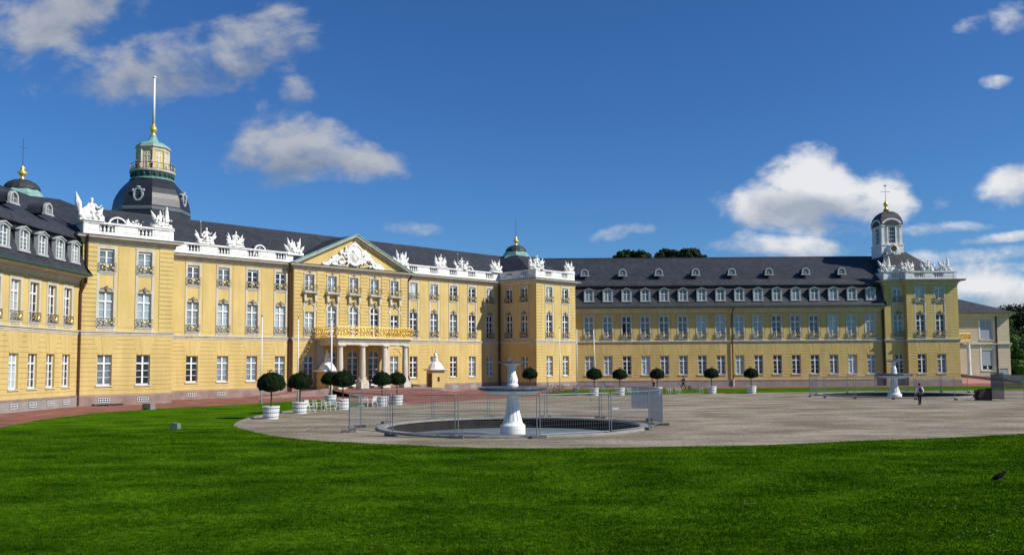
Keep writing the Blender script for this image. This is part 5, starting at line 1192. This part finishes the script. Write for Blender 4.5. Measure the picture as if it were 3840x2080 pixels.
for i, (px, Y, top, R_, lb_) in enumerate(((2332, 190, 931, 4.6, 'leftmost small treetop rising just above the right wing ridge'), (2366, 196, 922, 5.0, 'treetop second from left above the right wing ridge'), (2432, 190, 922, 5.4, 'broad treetop in the middle above the right wing ridge'), (2500, 198, 922, 5.4, 'treetop right of the middle one above the right wing ridge'),
                                          (2583, 188, 917, 5.4, 'tallest treetop above the right wing ridge'), (2632, 192, 932, 3.6, 'small sprig of treetop at the right end of the row behind the ridge'), (2398, 200, 928, 5.0, 'low treetop between the second and the broad middle one'), (2545, 194, 924, 5.0, 'low treetop directly left of the tallest one'))):
    z = 3.2+(1360-top)*Y/3200; leaf_tree('tree', ((px-1920)/3200*Y, Y, 0), z, R_, lb_, tree_leaf, 50+i, z-8, gtr, N=7000, ls=.36, clumps=34, csz=.62)
gr = 'trees at the right edge behind the fence'
leaf_tree('tree', (82.5, 165, 0), 14.2, 4.5, 'tree top peeking over the peach house roof', tree_leaf, 70, 7, gr, N=4000)
leaf_tree('tree', (102, 172, 0), 14.2, 8.0, 'large dark tree behind the light green one at the right edge', tree_leaf, 71, 3.2, gr, N=12000, clumps=30)
leaf_tree('tree', (113, 176, 0), 14.6, 8.0, 'dark tree cut by the right edge of the picture', tree_leaf, 72, 3.0, gr, N=12000, clumps=30)
leaf_tree('tree', (92, 160, 0), 11.5, 4.8, 'light green conical tree beside the peach house', lime_leaf, 73, 2, gr, N=11000, clumps=34, conical=True, ls=.3)
leaf_tree('tree', (107, 162, 0), 7.0, 6.0, 'low dark bushy tree near the ground at the right edge', tree_leaf, 74, .8, gr, N=9000, clumps=24)
leaf_tree('tree', (98, 168, 0), 7.5, 6.0, 'low dark bushy tree behind the notice board', tree_leaf, 75, .8, gr, N=9000, clumps=24)

# ------------------------------------------------------------------ grass blades, daisies and leaves on the lawn
def grass_blades():
    g = RNG; out = []
    n = 900000; y = 14.2+ (g.random(n)**1.7)*34; x = (g.random(n)-.5)*2*(y*.64+1)
    front = [(p[0], p[1]) for p in gf][::-1]; fx = np.array([p[0] for p in front]); fy = np.array([p[1] for p in front]); o = np.argsort(fx)
    lim = np.interp(x, fx[o], fy[o], left=60, right=fy[o][-1]); k = y < lim-.02; x = x[k]; y = y[k]; n = len(x)
    patch = .5+.5*np.sin(x*.9+1.3*np.sin(y*.6))*np.sin(y*1.1+1.7*np.sin(x*.45))
    h = (.018+.03*g.random(n))*(.65+.6*patch); w = .0035+y*.00022; th = g.random(n)*2*PI; lean = g.normal(0, .45, (n, 2))*h[:, None]
    a = np.stack([x+np.cos(th)*w, y+np.sin(th)*w, np.zeros(n)], 1); b = np.stack([x-np.cos(th)*w, y-np.sin(th)*w, np.zeros(n)], 1); c = np.stack([x+lean[:, 0], y+lean[:, 1], h], 1)
    V = np.stack([a, b, c], 1).reshape(-1, 3).astype(np.float32)
    me = bpy.data.meshes.new('grass'); me.vertices.add(3*n); me.vertices.foreach_set('co', V.ravel()); me.loops.add(3*n); me.loops.foreach_set('vertex_index', np.arange(3*n, dtype=np.int32))
    me.polygons.add(n); me.polygons.foreach_set('loop_start', np.arange(0, 3*n, 3, dtype=np.int32)); me.update(calc_edges=True); me.validate(); return me
me = grass_blades(); me.materials.append(blade_m); o = place('grass', me); tag(o, 'short green grass blades covering the foreground lawn', 'grass', kind='stuff')
def specks(name, n, col, label, cat, size, clus=0):
    g = np.random.default_rng(len(name)+n); b = MB()
    for k in range(n):
        if k % max(1, clus) == 0: cy_ = 15+g.random()**1.4*18; cx_ = (g.random()-.5)*2*cy_*.6
        x = cx_+g.normal(0, .35 if clus else 0); y = cy_+g.normal(0, .2 if clus else 0)
        b.lathe((x, y, .035+g.random()*.02), [(size*.6, 0), (size, .006), (size*.3, .012)], 6)
    o = b.build(name, mat(name+'_m', col, .7)); tag(o, label, cat, kind='stuff')
specks('daisies', 40, (.5, .5, .46), 'tiny white daisies dotted over the foreground lawn', 'flowers', .016, 5)
specks('fallen_leaves', 60, (.22, .12, .03), 'small brown and yellow fallen leaves on the foreground lawn', 'leaves', .03, 2)

# ================================================================== SKY, SUN
sd = Vector((.946*math.cos(rad(38)), -.324*math.cos(rad(38)), math.sin(rad(38))))
sun = bpy.data.lights.new('sun', 'SUN'); sun.energy = 5.0; sun.angle = rad(.53); sun.color = (1, .95, .86)
so_ = bpy.data.objects.new('sun', sun); COL.objects.link(so_); so_.rotation_euler = sd.to_track_quat('Z', 'Y').to_euler()
w = bpy.data.worlds.new('World'); SC.world = w; w.use_nodes = True; nt = w.node_tree; N = nt.nodes; L = nt.links
bg = N['Background']; sky = N.new('ShaderNodeTexSky'); sky.sky_type = 'NISHITA'; sky.sun_disc = False; sky.sun_elevation = rad(38); sky.sun_rotation = math.atan2(sd.x, sd.y)
sky.altitude = 100; sky.air_density = 1.0; sky.dust_density = .3; sky.ozone_density = 3.0
tc = N.new('ShaderNodeTexCoord'); nz = N.new('ShaderNodeVectorMath'); nz.operation = 'NORMALIZE'; L.new(tc.outputs['Generated'], nz.inputs[0]); sp = N.new('ShaderNodeSeparateXYZ'); L.new(nz.outputs[0], sp.inputs[0])
def M(op, a, b=None, c=None, clamp=False):
    n = N.new('ShaderNodeMath'); n.operation = op; n.use_clamp = clamp
    for i, v in enumerate((a, b, c)):
        if v is None: continue
        if isinstance(v, (int, float)): n.inputs[i].default_value = v
        else: L.new(v, n.inputs[i])
    return n.outputs[0]
yp = M('MAXIMUM', sp.outputs[1], .05); U = M('DIVIDE', sp.outputs[0], yp); V_ = M('DIVIDE', sp.outputs[2], yp)
def uv(px, py):
    d = fw + rt*((px-1920)/3200) - up*((py-1152.5)/3200); return d.x/d.y, d.z/d.y
# (px, py, half width, half height, tilt deg, weight, softness class)
blobs = [(170, 110, 340, 130, 25, 1.05), (60, 60, 220, 120, 0, .75), (430, 90, 160, 60, 10, .4), (650, 240, 440, 125, 8, 1.2), (860, 190, 260, 120, 15, 1.1), (900, 240, 150, 90, 0, .7), (1080, 110, 160, 90, -40, .7), (420, 290, 200, 50, 5, .6),
         (1115, 345, 75, 60, 0, .95), (1000, 400, 110, 35, 15, .5), (1080, 560, 220, 130, 0, 1.4), (1000, 590, 160, 80, 0, 1.2), (1260, 590, 250, 70, -8, 1.15), (1180, 520, 170, 70, -20, 1.0), (1550, 860, 130, 25, -3, .6), (850, 540, 140, 30, -10, .4),
         (3030, 690, 160, 120, 0, 1.7), (2960, 760, 230, 90, 0, 1.6), (3150, 740, 220, 90, -5, 1.6), (3280, 760, 130, 110, 0, 1.4), (2820, 790, 140, 55, 10, .95), (3110, 850, 260, 45, -3, .95), (2950, 925, 230, 45, 0, 1.1), (2795, 890, 50, 35, 0, .7),
         (3640, 90, 80, 35, 10, .7), (3800, 60, 90, 60, 15, .9), (3755, 310, 70, 25, 0, .7), (3790, 690, 150, 75, 20, 1.25), (3560, 750, 60, 45, 0, .6), (3760, 1080, 200, 70, -5, 1.3), (3650, 1110, 120, 55, 0, 1.0), (3840, 1120, 200, 70, 0, 1.2),
         (3480, 860, 220, 24, 3, .85), (3760, 890, 220, 18, 6, .85), (3550, 965, 360, 34, 2, .85), (3700, 1010, 300, 34, 0, .8), (2280, 880, 90, 30, 15, .6), (2410, 855, 60, 22, 0, .5), (2330, 170, 60, 7, -4, .35), (3900, 1140, 500, 60, 0, .5)]
dens = None; shade = None
for px, py, a, b2, tl, wt in blobs:
    u, v = uv(px, py); a *= .98/3200; b2 *= .95/3200; t = rad(tl); du = M('SUBTRACT', U, u); dv = M('SUBTRACT', V_, v)
    p = M('ADD', M('MULTIPLY', du, math.cos(t)/a), M('MULTIPLY', dv, math.sin(t)/a)); q_ = M('ADD', M('MULTIPLY', du, -math.sin(t)/b2), M('MULTIPLY', dv, math.cos(t)/b2))
    r2 = M('ADD', M('MULTIPLY', p, p), M('MULTIPLY', q_, q_)); g_ = M('MULTIPLY', M('SUBTRACT', 1, M('MULTIPLY', r2, .42), clamp=True), wt)
    sh_ = M('MULTIPLY', g_, q_)
    dens = g_ if dens is None else M('MAXIMUM', dens, g_); shade = sh_ if shade is None else M('ADD', shade, sh_)
cv = N.new('ShaderNodeCombineXYZ'); L.new(U, cv.inputs[0]); L.new(V_, cv.inputs[1])
def nse(sc, det=9, off=(0, 0, 0), rough=.58, sy=1.5):
    mp = N.new('ShaderNodeMapping'); mp.inputs['Scale'].default_value = (1, sy, 1); mp.inputs['Location'].default_value = off; L.new(cv.outputs[0], mp.inputs[0])
    n = N.new('ShaderNodeTexNoise'); n.inputs['Scale'].default_value = sc; n.inputs['Detail'].default_value = det; n.inputs['Roughness'].default_value = rough; n.inputs['Distortion'].default_value = .3; L.new(mp.outputs[0], n.inputs['Vector']); return n.outputs[0]
n1 = nse(10, 12); n1b = nse(10, 12, off=(-.018, -.022, 0)); n2 = nse(40, 8)
D_ = M('ADD', dens, M('MULTIPLY', M('SUBTRACT', n1, .5), 2.7)); D_ = M('ADD', D_, M('MULTIPLY', M('SUBTRACT', n2, .5), .8))
gate = M('MULTIPLY', dens, 3.0, clamp=True)
al = N.new('ShaderNodeMapRange'); al.interpolation_type = 'SMOOTHSTEP'; al.inputs['From Min'].default_value = .34; al.inputs['From Max'].default_value = 1.35; L.new(D_, al.inputs['Value'])
asd = N.new('ShaderNodeMapRange'); L.new(U, asd.inputs['Value']); asd.inputs['From Min'].default_value = -.35; asd.inputs['From Max'].default_value = .3; asd.inputs['To Min'].default_value = .78; asd.inputs['To Max'].default_value = .97
alpha = M('MULTIPLY', M('MULTIPLY', al.outputs[0], gate), asd.outputs[0])
rel = M('SUBTRACT', n1, n1b)         # lit side towards the sun (upper right)
lit = M('ADD', M('ADD', .54, M('MULTIPLY', rel, 1.3)), M('MULTIPLY', shade, .20)); lit = M('MINIMUM', M('MAXIMUM', lit, .0), 1.0)
sidef = N.new('ShaderNodeMapRange'); L.new(U, sidef.inputs['Value']); sidef.inputs['From Min'].default_value = -.3; sidef.inputs['From Max'].default_value = .35; sidef.inputs['To Min'].default_value = .62; sidef.inputs['To Max'].default_value = 1.0
cr = N.new('ShaderNodeValToRGB'); L.new(lit, cr.inputs[0]); e = cr.color_ramp.elements; e[0].position = .15; e[0].color = (.44, .50, .60, 1); e[1].position = .75; e[1].color = (.97, .98, 1.0, 1)
cl = N.new('ShaderNodeMix'); cl.data_type = 'RGBA'; cl.blend_type = 'MULTIPLY'; cl.inputs[0].default_value = 1; L.new(cr.outputs[0], cl.inputs[6]); L.new(sidef.outputs[0], cl.inputs[7])
SKY = .074
csc = N.new('ShaderNodeVectorMath'); csc.operation = 'SCALE'; L.new(cl.outputs[2], csc.inputs[0]); csc.inputs['Scale'].default_value = .84/SKY
hs = N.new('ShaderNodeHueSaturation'); hs.inputs['Saturation'].default_value = 1.12; L.new(sky.outputs[0], hs.inputs['Color'])
tn = N.new('ShaderNodeMix'); tn.data_type = 'RGBA'; tn.blend_type = 'MULTIPLY'; tn.inputs[0].default_value = 1; L.new(hs.outputs[0], tn.inputs[6]); tn.inputs[7].default_value = (.60, .98, 1.42, 1)
fin = N.new('ShaderNodeMix'); fin.data_type = 'RGBA'; L.new(alpha, fin.inputs[0]); L.new(tn.outputs[2], fin.inputs[6]); L.new(csc.outputs[0], fin.inputs[7])
L.new(fin.outputs[2], bg.inputs[0]); bg.inputs[1].default_value = SKY
SC.view_settings.view_transform = 'Standard'; SC.view_settings.look = 'None'; SC.view_settings.exposure = .02; SC.view_settings.gamma = 1; SC.view_settings.use_curve_mapping = False
SC.render.engine = 'CYCLES'
